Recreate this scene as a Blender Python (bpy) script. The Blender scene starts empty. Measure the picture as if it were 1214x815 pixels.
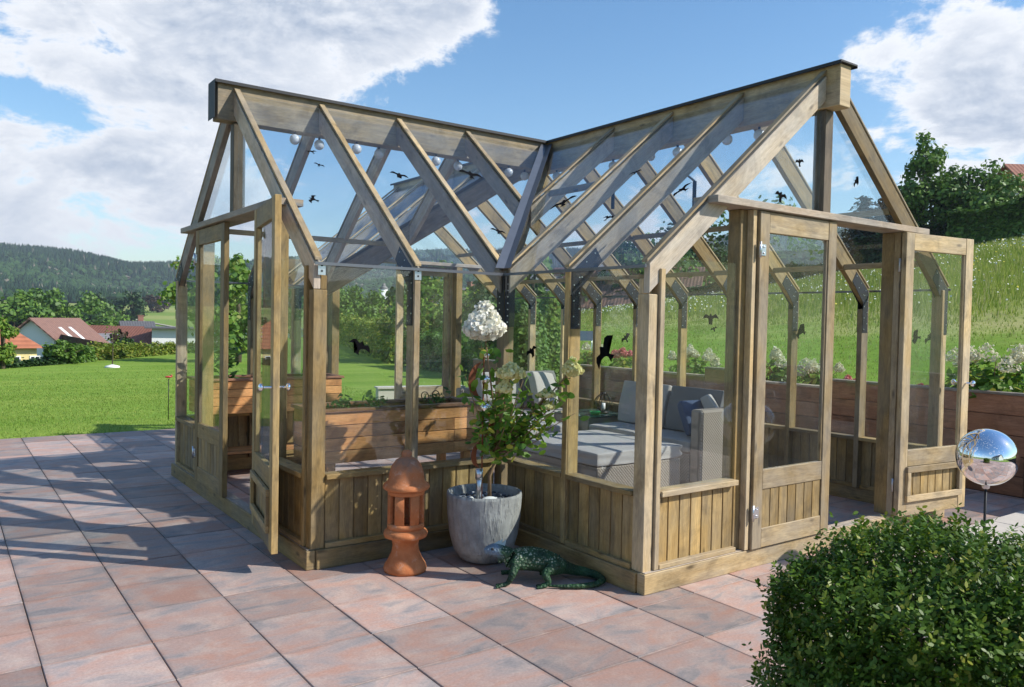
import bpy, bmesh, math, random
import numpy as np
from mathutils import Vector, Matrix
random.seed(7); rng=np.random.default_rng(11)
scn=bpy.context.scene; COL=scn.collection
V=Vector
# ------------------------------------------------------------------ camera
CAM=V((-3.2548,-3.1981,1.5453))
def cam_axes(pitch=-1.6431,roll=1.1255,yaw=35.8145):
    pi,ro,ya=[math.radians(a) for a in (pitch,roll,yaw)]
    F=V((math.sin(ya)*math.cos(pi),math.cos(ya)*math.cos(pi),math.sin(pi)))
    R=V((math.cos(ya),-math.sin(ya),0)); U=R.cross(F)
    return F,R*math.cos(ro)+U*math.sin(ro),-R*math.sin(ro)+U*math.cos(ro)
CF,CR,CU=cam_axes()
cd=bpy.data.cameras.new('camera'); cam=bpy.data.objects.new('camera',cd); COL.objects.link(cam)
cd.sensor_width=36; cd.lens=943.0959/1214*36; cd.clip_start=0.05; cd.clip_end=6000
M3=Matrix((CR,CU,-CF)).transposed(); cam.matrix_world=Matrix.Translation(CAM)@M3.to_4x4()
scn.camera=cam
# ------------------------------------------------------------------ sun, sky, exposure
SUNV=V((0.907,-0.925,1.0)).normalized()
SUN_EL=math.asin(SUNV.z); SUN_AZ=math.atan2(SUNV.x,SUNV.y)
sl=bpy.data.lights.new('sun','SUN'); so=bpy.data.objects.new('sun',sl); COL.objects.link(so)
sl.energy=5.0; sl.angle=math.radians(0.53); sl.color=(1,0.95,0.86)
so.rotation_euler=SUNV.to_track_quat('Z','Y').to_euler()
scn.view_settings.view_transform='Standard'; scn.view_settings.look='None'
scn.view_settings.exposure=0.33
scn.cycles.transparent_max_bounces=32; scn.view_settings.gamma=1; scn.view_settings.use_curve_mapping=False
w=bpy.data.worlds.new('World'); scn.world=w; w.use_nodes=True
nt=w.node_tree; nt.nodes.clear()
def N(t,kind,**kw):
    n=t.nodes.new(kind)
    for k,v in kw.items():
        if k=='ins':
            for i,val in v.items():
                if hasattr(val,'is_linked') or isinstance(val,bpy.types.NodeSocket): t.links.new(val,n.inputs[i])
                else: n.inputs[i].default_value=val
        else: setattr(n,k,v)
    return n
def MA(t,op,a,b=None,c=None,clamp=False):
    n=t.nodes.new('ShaderNodeMath'); n.operation=op; n.use_clamp=clamp
    for i,x in enumerate((a,b,c)):
        if x is None: continue
        if isinstance(x,bpy.types.NodeSocket): t.links.new(x,n.inputs[i])
        else: n.inputs[i].default_value=x
    return n.outputs[0]
def ramp(t,fac,stops,interp='LINEAR'):
    n=t.nodes.new('ShaderNodeValToRGB'); t.links.new(fac,n.inputs[0]); n.color_ramp.interpolation=interp
    e=n.color_ramp.elements
    while len(e)<len(stops): e.new(0.5)
    for i,(p,c) in enumerate(stops):
        e[i].position=p; e[i].color=(c,c,c,1) if isinstance(c,(int,float)) else (*c,1)
    return n.outputs[0]
def mixc(t,f,a,b,blend='MIX'):
    n=t.nodes.new('ShaderNodeMix'); n.data_type='RGBA'; n.blend_type=blend
    for s,x in ((n.inputs[0],f),(n.inputs[6],a),(n.inputs[7],b)):
        if isinstance(x,bpy.types.NodeSocket): t.links.new(x,s)
        elif isinstance(x,(int,float)): s.default_value=x
        else: s.default_value=(*x,1)
    return n.outputs[2]
sky=N(nt,'ShaderNodeTexSky',sky_type='NISHITA',sun_disc=False,sun_elevation=SUN_EL,sun_rotation=SUN_AZ,air_density=1.15,dust_density=0.25,ozone_density=2.5)
hs=N(nt,'ShaderNodeHueSaturation',ins={1:1.22,2:1.0,4:sky.outputs[0]})
bg1=N(nt,'ShaderNodeBackground',ins={0:hs.outputs[0],1:0.138})
tc=N(nt,'ShaderNodeTexCoord'); sx=N(nt,'ShaderNodeSeparateXYZ',ins={0:tc.outputs['Generated']})
az=MA(nt,'MULTIPLY',MA(nt,'ARCTAN2',sx.outputs[0],sx.outputs[1]),57.2958)
el=MA(nt,'MULTIPLY',MA(nt,'ARCSINE',sx.outputs[2]),57.2958)
def cl(dx=0,dy=0):
    cv=N(nt,'ShaderNodeCombineXYZ',ins={0:MA(nt,'MULTIPLY_ADD',az,0.055,dx),1:MA(nt,'MULTIPLY_ADD',el,0.10,dy),2:MA(nt,'MULTIPLY',sx.outputs[2],0.5)})
    return N(nt,'ShaderNodeTexNoise',ins={0:cv.outputs[0],2:2.3,3:10.0,4:0.62,5:2.1,8:0.25}).outputs[0]
n0=cl(); n1=cl(0.03,0.05)
# where the banks of cloud stand: azimuth, elevation, half-widths (degrees), weight
blobs=[(9,18.8,15,6.2,0.42),(22,20.5,9,5.5,0.38),(31,23,8,5,0.30),(6,7.5,13,3.9,0.50),(17,12,7,5,0.16),(62,15.5,8.5,5.2,0.34),(71,10,9,6,0.36),(66,23.0,6,2.6,0.30),
       (50,6.5,14,4.2,0.20),(37,5.5,10,3.0,0.18),(40,23.5,2.6,3.2,0.14),(-40,20,22,7,0.25),(180,20,200,90,-0.10),
       (47,18.5,10,7,-0.34),(56,23,3,5,-0.3),(31,13.5,5,3.0,-0.16),(8,12.6,14,1.1,-0.12)]
acc=None
for a,e,ra,re,wt in blobs:
    u=MA(nt,'DIVIDE',MA(nt,'SUBTRACT',az,a),ra); v=MA(nt,'DIVIDE',MA(nt,'SUBTRACT',el,e),re)
    q=MA(nt,'ADD',MA(nt,'MULTIPLY',u,u),MA(nt,'MULTIPLY',v,v))
    g=MA(nt,'MULTIPLY',MA(nt,'EXPONENT',MA(nt,'MULTIPLY',MA(nt,'MULTIPLY',q,q),-0.7)),wt)
    acc=g if acc is None else MA(nt,'ADD',acc,g)
dens=MA(nt,'ADD',MA(nt,'MULTIPLY_ADD',n0,1.5,-0.25),MA(nt,'MULTIPLY',acc,0.85))
mask=ramp(nt,dens,[(0.58,0.0),(0.76,1.0)],'EASE')
lit=MA(nt,'MULTIPLY_ADD',MA(nt,'SUBTRACT',n0,n1),4.2,0.50,clamp=True)
thick=ramp(nt,dens,[(0.68,0.0),(0.98,1.0)],'EASE')
bright=MA(nt,'SUBTRACT',1.0,MA(nt,'MULTIPLY',thick,MA(nt,'SUBTRACT',1.0,MA(nt,'MULTIPLY',lit,0.75))),clamp=True)
ccol=mixc(nt,bright,(0.36,0.43,0.55),(0.80,0.82,0.86))
bg2=N(nt,'ShaderNodeBackground',ins={0:ccol,1:1.0})
mx=N(nt,'ShaderNodeMixShader',ins={0:mask,1:bg1.outputs[0],2:bg2.outputs[0]})
N(nt,'ShaderNodeOutputWorld',ins={0:mx.outputs[0]})
# ------------------------------------------------------------------ small tools
def tag(o,label=None,cat=None,group=None,kind=None):
    for k,v in (('label',label),('category',cat),('group',group),('kind',kind)):
        if v: o[k]=v
    return o
def empty(name,loc,label,cat,group=None,rz=0):
    o=bpy.data.objects.new(name,None); COL.objects.link(o); o.location=loc; o.rotation_euler=(0,0,rz)
    o.empty_display_size=.1
    return tag(o,label,cat,group)
def newmat(name):
    m=bpy.data.materials.new(name); m.use_nodes=True; t=m.node_tree; t.nodes.clear()
    out=t.nodes.new('ShaderNodeOutputMaterial'); return m,t,out
def princ(t,out,col,rough=0.6,metal=0.0,bump=None,bstr=0.3,bdist=0.01,spec=0.5,**kw):
    b=t.nodes.new('ShaderNodeBsdfPrincipled')
    for s,x in ((b.inputs['Base Color'],col),(b.inputs['Roughness'],rough),(b.inputs['Metallic'],metal),(b.inputs['Specular IOR Level'],spec)):
        if isinstance(x,bpy.types.NodeSocket): t.links.new(x,s)
        elif isinstance(x,(int,float)): s.default_value=x
        else: s.default_value=(*x,1)
    if bump is not None:
        bn=N(t,'ShaderNodeBump',ins={'Strength':bstr,'Distance':bdist,'Height':bump}); t.links.new(bn.outputs[0],b.inputs['Normal'])
    t.links.new(b.outputs[0],out.inputs[0]); return b
def plain(name,col,rough=0.6,metal=0.0,var=0.15,scale=12,bstr=0.15):
    m,t,out=newmat(name); tc=N(t,'ShaderNodeTexCoord')
    n=N(t,'ShaderNodeTexNoise',ins={0:tc.outputs['Object'],2:scale,3:5.0})
    c=mixc(t,n.outputs[0],tuple(x*(1-var) for x in col),tuple(min(1,x*(1+var)) for x in col))
    princ(t,out,c,rough,metal,n.outputs[0],bstr,0.004); return m
def woodmat(name,ca,cb,cc,knots=0.6,rough=0.62,grain=1.0,grey=0.3):
    m,t,out=newmat(name)
    uv=N(t,'ShaderNodeUVMap'); at=N(t,'ShaderNodeAttribute',attribute_name='tone'); sp=N(t,'ShaderNodeSeparateColor',ins={0:at.outputs[0]})
    oi=N(t,'ShaderNodeObjectInfo')
    off=N(t,'ShaderNodeCombineXYZ',ins={0:MA(t,'MULTIPLY',sp.outputs[1],40.),1:MA(t,'MULTIPLY',sp.outputs[2],23.),2:MA(t,'MULTIPLY',oi.outputs['Random'],9.)})
    vv=N(t,'ShaderNodeVectorMath',operation='ADD',ins={0:uv.outputs[0],1:off.outputs[0]})
    s1=N(t,'ShaderNodeMapping',ins={0:vv.outputs[0],3:(2.2,20,3)}); g1=N(t,'ShaderNodeTexNoise',ins={0:s1.outputs[0],2:1.6*grain,3:6.0,4:.62,8:.6})
    s2=N(t,'ShaderNodeMapping',ins={0:vv.outputs[0],3:(1.1,3,2)}); g2=N(t,'ShaderNodeTexNoise',ins={0:s2.outputs[0],2:2.3,3:4.0})
    s3=N(t,'ShaderNodeMapping',ins={0:vv.outputs[0],3:(2.6,7.5,1)}); k=N(t,'ShaderNodeTexVoronoi',ins={0:s3.outputs[0],2:1.3})
    base=mixc(t,ramp(t,g1.outputs[0],[(0.25,0.0),(0.72,1.0)]),ca,cb)
    base=mixc(t,MA(t,'MULTIPLY',ramp(t,g2.outputs[0],[(0.45,0.0),(0.7,1.0)]),0.65),base,cc)
    kn=ramp(t,k.outputs['Distance'],[(0.05,1.0),(0.16,0.0)])
    base=mixc(t,MA(t,'MULTIPLY',kn,knots),base,tuple(x*0.35 for x in ca))
    tone=MA(t,'MULTIPLY_ADD',sp.outputs[0],0.62,0.64)
    tone=MA(t,'MULTIPLY',tone,MA(t,'MULTIPLY_ADD',oi.outputs['Random'],0.42,0.78))
    tcn=N(t,'ShaderNodeCombineColor',ins={0:tone,1:tone,2:tone})
    base=mixc(t,1.0,base,tcn.outputs[0],'MULTIPLY')
    st=N(t,'ShaderNodeTexNoise',ins={0:vv.outputs[0],2:3.2,3:7.0,4:.68,8:.8}); sf=ramp(t,st.outputs[0],[(0.34,0.62),(0.54,1.0)]); base=mixc(t,1.0,base,sf,'MULTIPLY')
    fb=N(t,'ShaderNodeTexNoise',ins={0:s1.outputs[0],2:9.,3:4.0}); base=mixc(t,1.0,base,ramp(t,fb.outputs[0],[(0.3,0.78),(0.65,1.08)]),'MULTIPLY')
    gcol=tuple([sum(ca)/3*0.95]*3)
    base=mixc(t,MA(t,'MULTIPLY',ramp(t,g2.outputs[0],[(0.35,1.0),(0.6,0.0)]),grey),base,gcol)
    princ(t,out,base,rough,0,g1.outputs[0],0.35,0.004,spec=0.3); return m
def glassmat(name,tint=(0.93,0.97,0.97),refl=1.0,dirt=0.03):
    m,t,out=newmat(name)
    lw=N(t,'ShaderNodeLayerWeight',ins={0:0.5})
    f=MA(t,'POWER',lw.outputs['Facing'],5.0); f=MA(t,'MULTIPLY_ADD',f,0.45*refl,0.04*refl)
    tr=N(t,'ShaderNodeBsdfTransparent',ins={0:(*tint,1)}); gl=N(t,'ShaderNodeBsdfGlossy',ins={0:(.95,.97,1,1),1:0.012})
    a=N(t,'ShaderNodeMixShader',ins={0:f,1:tr.outputs[0],2:gl.outputs[0]})
    tc=N(t,'ShaderNodeTexCoord'); n=N(t,'ShaderNodeTexNoise',ins={0:tc.outputs['Object'],2:2.2,3:6.0,4:.65})
    d=MA(t,'MULTIPLY',ramp(t,n.outputs[0],[(0.35,0.15),(0.75,1.0)]),dirt)
    df=N(t,'ShaderNodeBsdfDiffuse',ins={0:(.6,.6,.57,1)})
    b=N(t,'ShaderNodeMixShader',ins={0:d,1:a.outputs[0],2:df.outputs[0]})
    t.links.new(b.outputs[0],out.inputs[0]); return m
def leafmat(name,c1,c2,trans=0.35,rough=0.5,spec=0.4,c3=None):
    m,t,out=newmat(name)
    at=N(t,'ShaderNodeAttribute',attribute_name='tone'); sp=N(t,'ShaderNodeSeparateColor',ins={0:at.outputs[0]})
    c=mixc(t,sp.outputs[0],c1,c2)
    if c3: c=mixc(t,ramp(t,sp.outputs[1],[(0.82,0.0),(0.97,1.0)]),c,c3)
    b=princ(t,out,c,rough,spec=spec)
    tl=N(t,'ShaderNodeBsdfTranslucent',ins={0:c}); ms=N(t,'ShaderNodeMixShader',ins={0:trans,1:b.outputs[0],2:tl.outputs[0]})
    t.links.new(ms.outputs[0],out.inputs[0]); return m

class MB:
    """collects boxes, beams, prisms and lathes and links them as ONE mesh"""
    def __init__(s): s.v=[];s.f=[];s.uv=[];s.tn=[];s.mi=[];s.sm=[]
    def add(s,vs,fs,uvs,tone=None,mi=0,smooth=False):
        o=len(s.v); s.v+= [tuple(x) for x in vs]
        if tone is None: tone=(random.random(),random.random(),random.random())
        for f,u in zip(fs,uvs):
            s.f.append([o+i for i in f]); s.uv.append(u); s.tn.append(tone); s.mi.append(mi); s.sm.append(smooth)
    def beam(s,p0,p1,w,h,up=(0,0,1),tone=None,mi=0):
        p0=V(p0);p1=V(p1); d=p1-p0; L=d.length; d.normalize(); sd=d.cross(V(up))
        if sd.length<1e-4: sd=d.cross(V((0,1,0)))
        sd.normalize(); u=sd.cross(d)
        vs=[p+sd*(a*w/2)+u*(b*h/2) for p in (p0,p1) for a,b in ((-1,-1),(1,-1),(1,1),(-1,1))]
        fs=[(0,1,5,4),(1,2,6,5),(2,3,7,6),(3,0,4,7),(3,2,1,0),(4,5,6,7)]
        def q(a,k): return [(0,k),(0,k+a),(L,k+a),(L,k)]
        uvs=[q(w,0),q(h,w),q(w,w+h),q(h,2*w+h),[(0,0),(.02,0),(.02,.1),(0,.1)],[(0,0),(.02,0),(.02,.1),(0,.1)]]
        s.add(vs,fs,uvs,tone,mi)
    def box(s,x0,x1,y0,y1,z0,z1,tone=None,mi=0,axis=None):
        d=[x1-x0,y1-y0,z1-z0]; a=axis if axis is not None else int(np.argmax(np.abs(d)))
        c=V(((x0+x1)/2,(y0+y1)/2,(z0+z1)/2))
        if a==0: s.beam((x0,c.y,c.z),(x1,c.y,c.z),abs(d[1]),abs(d[2]),(0,0,1),tone,mi)
        elif a==1: s.beam((c.x,y0,c.z),(c.x,y1,c.z),abs(d[0]),abs(d[2]),(0,0,1),tone,mi)
        else: s.beam((c.x,c.y,z0),(c.x,c.y,z1),abs(d[0]),abs(d[1]),(0,1,0),tone,mi)
    def prism(s,poly,ext,tone=None,mi=0,udir=None):
        """poly: 3-D points of one planar outline; ext: extrusion vector"""
        P=[V(p) for p in poly]; E=V(ext); n=len(P)
        ud=V(udir).normalized() if udir is not None else (P[1]-P[0]).normalized()
        nn=(P[1]-P[0]).cross(P[2]-P[1]).normalized(); vd=nn.cross(ud)
        cap=[((p-P[0]).dot(ud),(p-P[0]).dot(vd)) for p in P]
        flip = nn.dot(E)>0
        vs=P+[p+E for p in P]
        a=list(range(n)); b=list(range(n,2*n))
        fs=[tuple(reversed(a)) if flip else tuple(a), tuple(b) if flip else tuple(reversed(b))]
        uvs=[[cap[i] for i in (reversed(a) if flip else a)],[cap[i-n] for i in (b if flip else reversed(b))]]
        el=E.length
        for i in range(n):
            j=(i+1)%n; l=(P[j]-P[i]); ln=l.length
            al=abs(l.normalized().dot(ud)) if ln>1e-9 else 0
            q=[(0,0),(ln,0),(ln,el),(0,el)]
            if al<0.5: q=[(0,0),(0,ln),(el,ln),(el,0)]
            f=(i,j,j+n,i+n)
            if not flip: f=tuple(reversed(f)); q=list(reversed(q))
            fs.append(f); uvs.append(q)
        s.add(vs,fs,uvs,tone,mi)
    def lathe(s,prof,c=(0,0,0),seg=32,tone=None,mi=0,smooth=True,a0=0,a1=2*math.pi):
        c=V(c); full=abs(a1-a0-2*math.pi)<1e-6; n=seg if full else seg+1
        vs=[];fs=[];uvs=[]
        for i in range(n):
            a=a0+(a1-a0)*i/seg
            for r,z in prof: vs.append(c+V((r*math.cos(a),r*math.sin(a),z)))
        k=len(prof)
        for i in range(seg):
            j=(i+1)%n
            for q in range(k-1):
                fs.append((i*k+q,j*k+q,j*k+q+1,i*k+q+1)); z=prof[q][1];z2=prof[q+1][1]
                uvs.append([(i/seg,z),((i+1)/seg,z),((i+1)/seg,z2),(i/seg,z2)])
        s.add(vs,fs,uvs,tone,mi,smooth)
    def tube(s,pts,r,seg=8,tone=None,mi=0,cap=True):
        pts=[V(p) for p in pts]; n=len(pts); rr=r if isinstance(r,(list,tuple)) else [r]*n
        vs=[];fs=[];uvs=[]; prev=None
        for i,p in enumerate(pts):
            d=(pts[min(i+1,n-1)]-pts[max(i-1,0)]).normalized()
            if prev is None:
                a=d.cross(V((0,0,1))); 
                if a.length<.05: a=d.cross(V((1,0,0)))
            else: a=prev-d*prev.dot(d)
            a.normalize(); prev=a; b=d.cross(a)
            for k in range(seg):
                t=2*math.pi*k/seg; vs.append(p+(a*math.cos(t)+b*math.sin(t))*rr[i])
        for i in range(n-1):
            for k in range(seg):
                k2=(k+1)%seg; fs.append((i*seg+k,i*seg+k2,(i+1)*seg+k2,(i+1)*seg+k)); uvs.append([(i*.1,k/seg),(i*.1,(k+1)/seg),(i*.1+.1,(k+1)/seg),(i*.1+.1,k/seg)])
        if cap:
            fs.append(tuple(reversed(range(seg)))); uvs.append([(0,0)]*seg)
            fs.append(tuple(range((n-1)*seg,n*seg))); uvs.append([(0,0)]*seg)
        s.add(vs,fs,uvs,tone,mi,True)
    def ball(s,c,r,seg=16,rings=10,tone=None,mi=0,sq=(1,1,1)):
        c=V(c); vs=[];fs=[];uvs=[]
        for i in range(rings+1):
            t=math.pi*i/rings
            for k in range(seg):
                a=2*math.pi*k/seg; vs.append(c+V((r*sq[0]*math.sin(t)*math.cos(a),r*sq[1]*math.sin(t)*math.sin(a),r*sq[2]*math.cos(t))))
        for i in range(rings):
            for k in range(seg):
                k2=(k+1)%seg; fs.append((i*seg+k,(i+1)*seg+k,(i+1)*seg+k2,i*seg+k2)); uvs.append([(0,0)]*4)
        s.add(vs,fs,uvs,tone,mi,True)
    def build(s,name,mats,parent=None,T=None,bevel=0.0,loc=None,rz=0,merge=False,subsurf=0,inv=True):
        me=bpy.data.meshes.new(name); vs=s.v
        if T is not None: vs=[tuple(T@V(x)) for x in vs]
        if parent is not None and inv:
            W=parent_matrix(parent).inverted(); vs=[tuple(W@V(x)) for x in vs]
        me.from_pydata(vs,[],s.f)
        uvl=me.uv_layers.new(name='UVMap'); flat=[c for u in s.uv for p in u for c in p]; uvl.data.foreach_set('uv',flat)
        ca=me.color_attributes.new('tone','FLOAT_COLOR','CORNER'); cf=[]
        for f,t in zip(s.f,s.tn): cf+= [t[0],t[1],t[2],1]*len(f)
        ca.data.foreach_set('color',cf)
        me.polygons.foreach_set('material_index',s.mi); me.polygons.foreach_set('use_smooth',s.sm)
        if not isinstance(mats,(list,tuple)): mats=[mats]
        for m in mats: me.materials.append(m)
        if merge:
            b=bmesh.new(); b.from_mesh(me); bmesh.ops.remove_doubles(b,verts=b.verts,dist=1e-5); bmesh.ops.recalc_face_normals(b,faces=b.faces); b.to_mesh(me); b.free()
        bq=bmesh.new(); bq.from_mesh(me); bmesh.ops.recalc_face_normals(bq,faces=bq.faces[:]); bq.to_mesh(me); bq.free()
        me.update()
        o=bpy.data.objects.new(name,me); COL.objects.link(o)
        if parent is not None: o.parent=parent
        if loc is not None: o.location=loc
        if rz: o.rotation_euler=(0,0,rz)
        if bevel:
            b=o.modifiers.new('bevel','BEVEL'); b.width=bevel; b.segments=1; b.limit_method='ANGLE'
        if subsurf:
            b=o.modifiers.new('sub','SUBSURF'); b.levels=b.render_levels=subsurf
        return o
def parent_matrix(p):
    m=Matrix.LocRotScale(p.location,p.rotation_euler,p.scale)
    return parent_matrix(p.parent)@m if p.parent else m
def quads_mesh(name,verts,nper,tones,mat,parent=None,smooth=False,loc=(0,0,0)):
    """verts (N*nper,3) numpy, faces of nper consecutive verts; tones (N,3)"""
    n=len(verts)//nper; me=bpy.data.meshes.new(name)
    me.vertices.add(n*nper); me.vertices.foreach_set('co',np.asarray(verts,dtype=np.float32).ravel())
    me.loops.add(n*nper); me.loops.foreach_set('vertex_index',np.arange(n*nper,dtype=np.int32))
    me.polygons.add(n); me.polygons.foreach_set('loop_start',np.arange(0,n*nper,nper,dtype=np.int32)); me.polygons.foreach_set('loop_total',np.full(n,nper,dtype=np.int32))
    me.update(calc_edges=True)
    ca=me.color_attributes.new('tone','FLOAT_COLOR','POINT'); c=np.ones((n*nper,4),dtype=np.float32); c[:,:3]=np.repeat(tones,nper,axis=0); ca.data.foreach_set('color',c.ravel())
    me.materials.append(mat); o=bpy.data.objects.new(name,me); COL.objects.link(o); o.location=loc
    if parent is not None: o.parent=parent
    return o
def leaves(cent,nrm,size,aspect=0.55,jit=0.6,updir=None,fold=0.0):
    """leaf shapes (6 corners) at centres, facing roughly nrm"""
    n=len(cent); nrm=nrm+rng.normal(0,jit,(n,3)); nrm/=np.linalg.norm(nrm,axis=1)[:,None]+1e-9
    r=rng.normal(0,1,(n,3)) if updir is None else updir+rng.normal(0,.25,(n,3))
    a=r-nrm*(r*nrm).sum(1)[:,None]; a/=np.linalg.norm(a,axis=1)[:,None]+1e-9; b=np.cross(nrm,a)
    s=np.asarray(size).reshape(-1,1)*np.ones((n,1)); w=s*aspect
    P=np.stack([cent-a*s*.5, cent-a*s*.15+b*w*.5, cent+a*s*.25+b*w*.4, cent+a*s*.5, cent+a*s*.25-b*w*.4, cent-a*s*.15-b*w*.5],axis=1)
    return P.reshape(-1,3)
def sph(n):
    p=rng.normal(0,1,(n,3)); return p/np.linalg.norm(p,axis=1)[:,None]
def W3(az_deg,r,z=0.0):
    a=math.radians(az_deg); return V((CAM.x+r*math.sin(a),CAM.y+r*math.cos(a),z))
def az_of(px): return 35.8145+math.degrees(math.atan((px-607)/943.1))
def spot(px,r,z=0.0): return W3(az_of(px),r,z)
# ------------------------------------------------------------------ materials
M={}
M['wood']=woodmat('weathered_pine',(0.37,0.26,0.13),(0.63,0.49,0.29),(0.50,0.345,0.155),grey=.3,knots=.8)
M['woodwarm']=woodmat('green_brown_pine',(0.22,0.15,0.06),(0.47,0.33,0.14),(0.35,0.22,0.075),grey=.3,knots=.8)
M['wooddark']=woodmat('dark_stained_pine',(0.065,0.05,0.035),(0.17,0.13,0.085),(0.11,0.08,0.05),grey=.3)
M['woodgrey']=woodmat('grey_weathered_pine',(0.32,0.25,0.18),(0.52,0.43,0.33),(0.39,0.28,0.18),grey=.4,knots=.8)
M['woodpale']=woodmat('bleached_sunlit_pine',(0.48,0.38,0.27),(0.70,0.60,0.46),(0.60,0.46,0.30),grey=.3,knots=.8)  # bleached pine, with the sunlit brightness of the sunny rafters put into its colour
M['larch']=woodmat('larch_plank',(0.50,0.20,0.065),(0.74,0.37,0.14),(0.60,0.26,0.085),knots=.5,grey=.05)
M['larchdark']=woodmat('brown_plank',(0.19,0.085,0.045),(0.33,0.16,0.09),(0.24,0.11,0.055),knots=.5,grey=.12)
M['glass']=glassmat('greenhouse_glass',tint=(.965,.985,.98),refl=.9,dirt=.02)
M['roofglass']=glassmat('greenhouse_roof_glass',tint=(0.94,0.965,0.985),refl=.8,dirt=0.018)
M['black']=plain('black_metal',(0.012,0.013,0.016),0.6,0.0)
M['blackbird'],t,out=newmat('black_film'); princ(t,out,(.005,.005,.006),.9,spec=.05)
M['steel']=plain('zinc_steel',(0.62,0.64,0.67),0.32,1.0,.1)
M['chrome']=plain('chrome',(0.92,0.93,0.95),0.02,1.0,.0,4,0.0)
M['alu']=plain('aluminium_profile',(0.16,0.17,0.19),0.35,0.6)
M['white']=plain('white_paint',(0.8,0.8,0.78),0.5)
# ------------------------------------------------------------------ patio
GX,GY,TS,TT=-1.535,0.31,0.452,0.46
def patio():
    m,t,out=newmat('paving_slab_colour')
    uv=N(t,'ShaderNodeUVMap'); at=N(t,'ShaderNodeAttribute',attribute_name='tone'); sp=N(t,'ShaderNodeSeparateColor',ins={0:at.outputs[0]})
    off=N(t,'ShaderNodeCombineXYZ',ins={0:MA(t,'MULTIPLY',sp.outputs[1],50.),1:MA(t,'MULTIPLY',sp.outputs[2],31.),2:0.0})
    v=N(t,'ShaderNodeVectorMath',operation='ADD',ins={0:uv.outputs[0],1:off.outputs[0]})
    s1=N(t,'ShaderNodeMapping',ins={0:v.outputs[0],3:(2.4,5.5,1)}); a=N(t,'ShaderNodeTexNoise',ins={0:s1.outputs[0],2:1.0,3:6.0,4:.6,8:.9})
    b=N(t,'ShaderNodeTexNoise',ins={0:v.outputs[0],2:5.0,3:6.0,4:.65})
    f=N(t,'ShaderNodeTexNoise',ins={0:v.outputs[0],2:75.0,3:5.0,4:.8})
    c=mixc(t,ramp(t,a.outputs[0],[(0.36,0.0),(0.62,1.0)]),(0.41,0.24,0.185),(0.33,0.285,0.27))
    c=mixc(t,ramp(t,b.outputs[0],[(0.48,0.0),(0.72,0.8)]),c,(0.47,0.37,0.315))
    c=mixc(t,ramp(t,a.outputs[0],[(0.53,0.0),(0.70,0.8)]),c,(0.175,0.165,0.17))
    su=N(t,'ShaderNodeSeparateXYZ',ins={0:uv.outputs[0]}); ex=MA(t,'MINIMUM',MA(t,'MINIMUM',su.outputs[0],MA(t,'SUBTRACT',.452,su.outputs[0])),MA(t,'MINIMUM',su.outputs[1],MA(t,'SUBTRACT',.46,su.outputs[1])))
    ed=ramp(t,MA(t,'ADD',MA(t,'MULTIPLY',ex,12.),MA(t,'MULTIPLY',b.outputs[0],.5)),[(.22,.72),(.50,1.)])
    k=MA(t,'MULTIPLY',ed,MA(t,'MULTIPLY_ADD',sp.outputs[0],0.5,0.70)); k=MA(t,'MULTIPLY',k,MA(t,'MULTIPLY_ADD',f.outputs[0],1.0,0.52))
    c=mixc(t,1.0,c,N(t,'ShaderNodeCombineColor',ins={0:k,1:k,2:k}).outputs[0],'MULTIPLY')
    princ(t,out,c,0.68,0,f.outputs[0],0.25,0.003,spec=.35)
    j,t,out=newmat('joint_sand'); tc=N(t,'ShaderNodeTexCoord'); n=N(t,'ShaderNodeTexNoise',ins={0:tc.outputs['Object'],2:60.0})
    princ(t,out,mixc(t,n.outputs[0],(0.05,0.04,0.035),(0.12,0.10,0.085)),0.95)
    mb=MB(); g=0.0035; ch=0.003
    for i in range(-22,15):
        for k in range(-14,18):
            x0=GX+i*TS;y0=GY+k*TT; x1=x0+TS;y1=y0+TT
            if y1>8.2 or x1>4.87: 
                if x0>4.8 or y0>8: continue
                x1=min(x1,4.86)
            gx=g*(0.25+random.random()*.55); dz=random.uniform(-.0012,.0012); tl=random.uniform(-.0011,.0011)
            gy=g*random.uniform(.2,.6); a0,a1,b0,b1=x0+gx,x1-gx,y0+gy,y1-gy
            vs=[(a0,b0,-.03),(a1,b0,-.03),(a1,b1,-.03),(a0,b1,-.03),(a0,b0,-ch+dz),(a1,b0,-ch+dz+tl),(a1,b1,-ch+dz+tl),(a0,b1,-ch+dz),
                (a0+ch,b0+ch,dz),(a1-ch,b0+ch,dz+tl),(a1-ch,b1-ch,dz+tl),(a0+ch,b1-ch,dz)]
            fs=[(8,9,10,11)]+[(q,(q+1)%4,(q+1)%4+4,q+4) for q in range(4)]+[(q+4,(q+1)%4+4,(q+1)%4+8,q+8) for q in range(4)]
            mb.add(vs,fs,[[(vs[q][0]-x0,vs[q][1]-y0) for q in f] for f in fs])
    o=mb.build('patio',m); o['kind']='structure'
    mb=MB(); mb.box(-11.6,4.88,-6.3,8.16,-.2,-.016); o=mb.build('patio_bed',j); o['kind']='structure'
patio()
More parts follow.
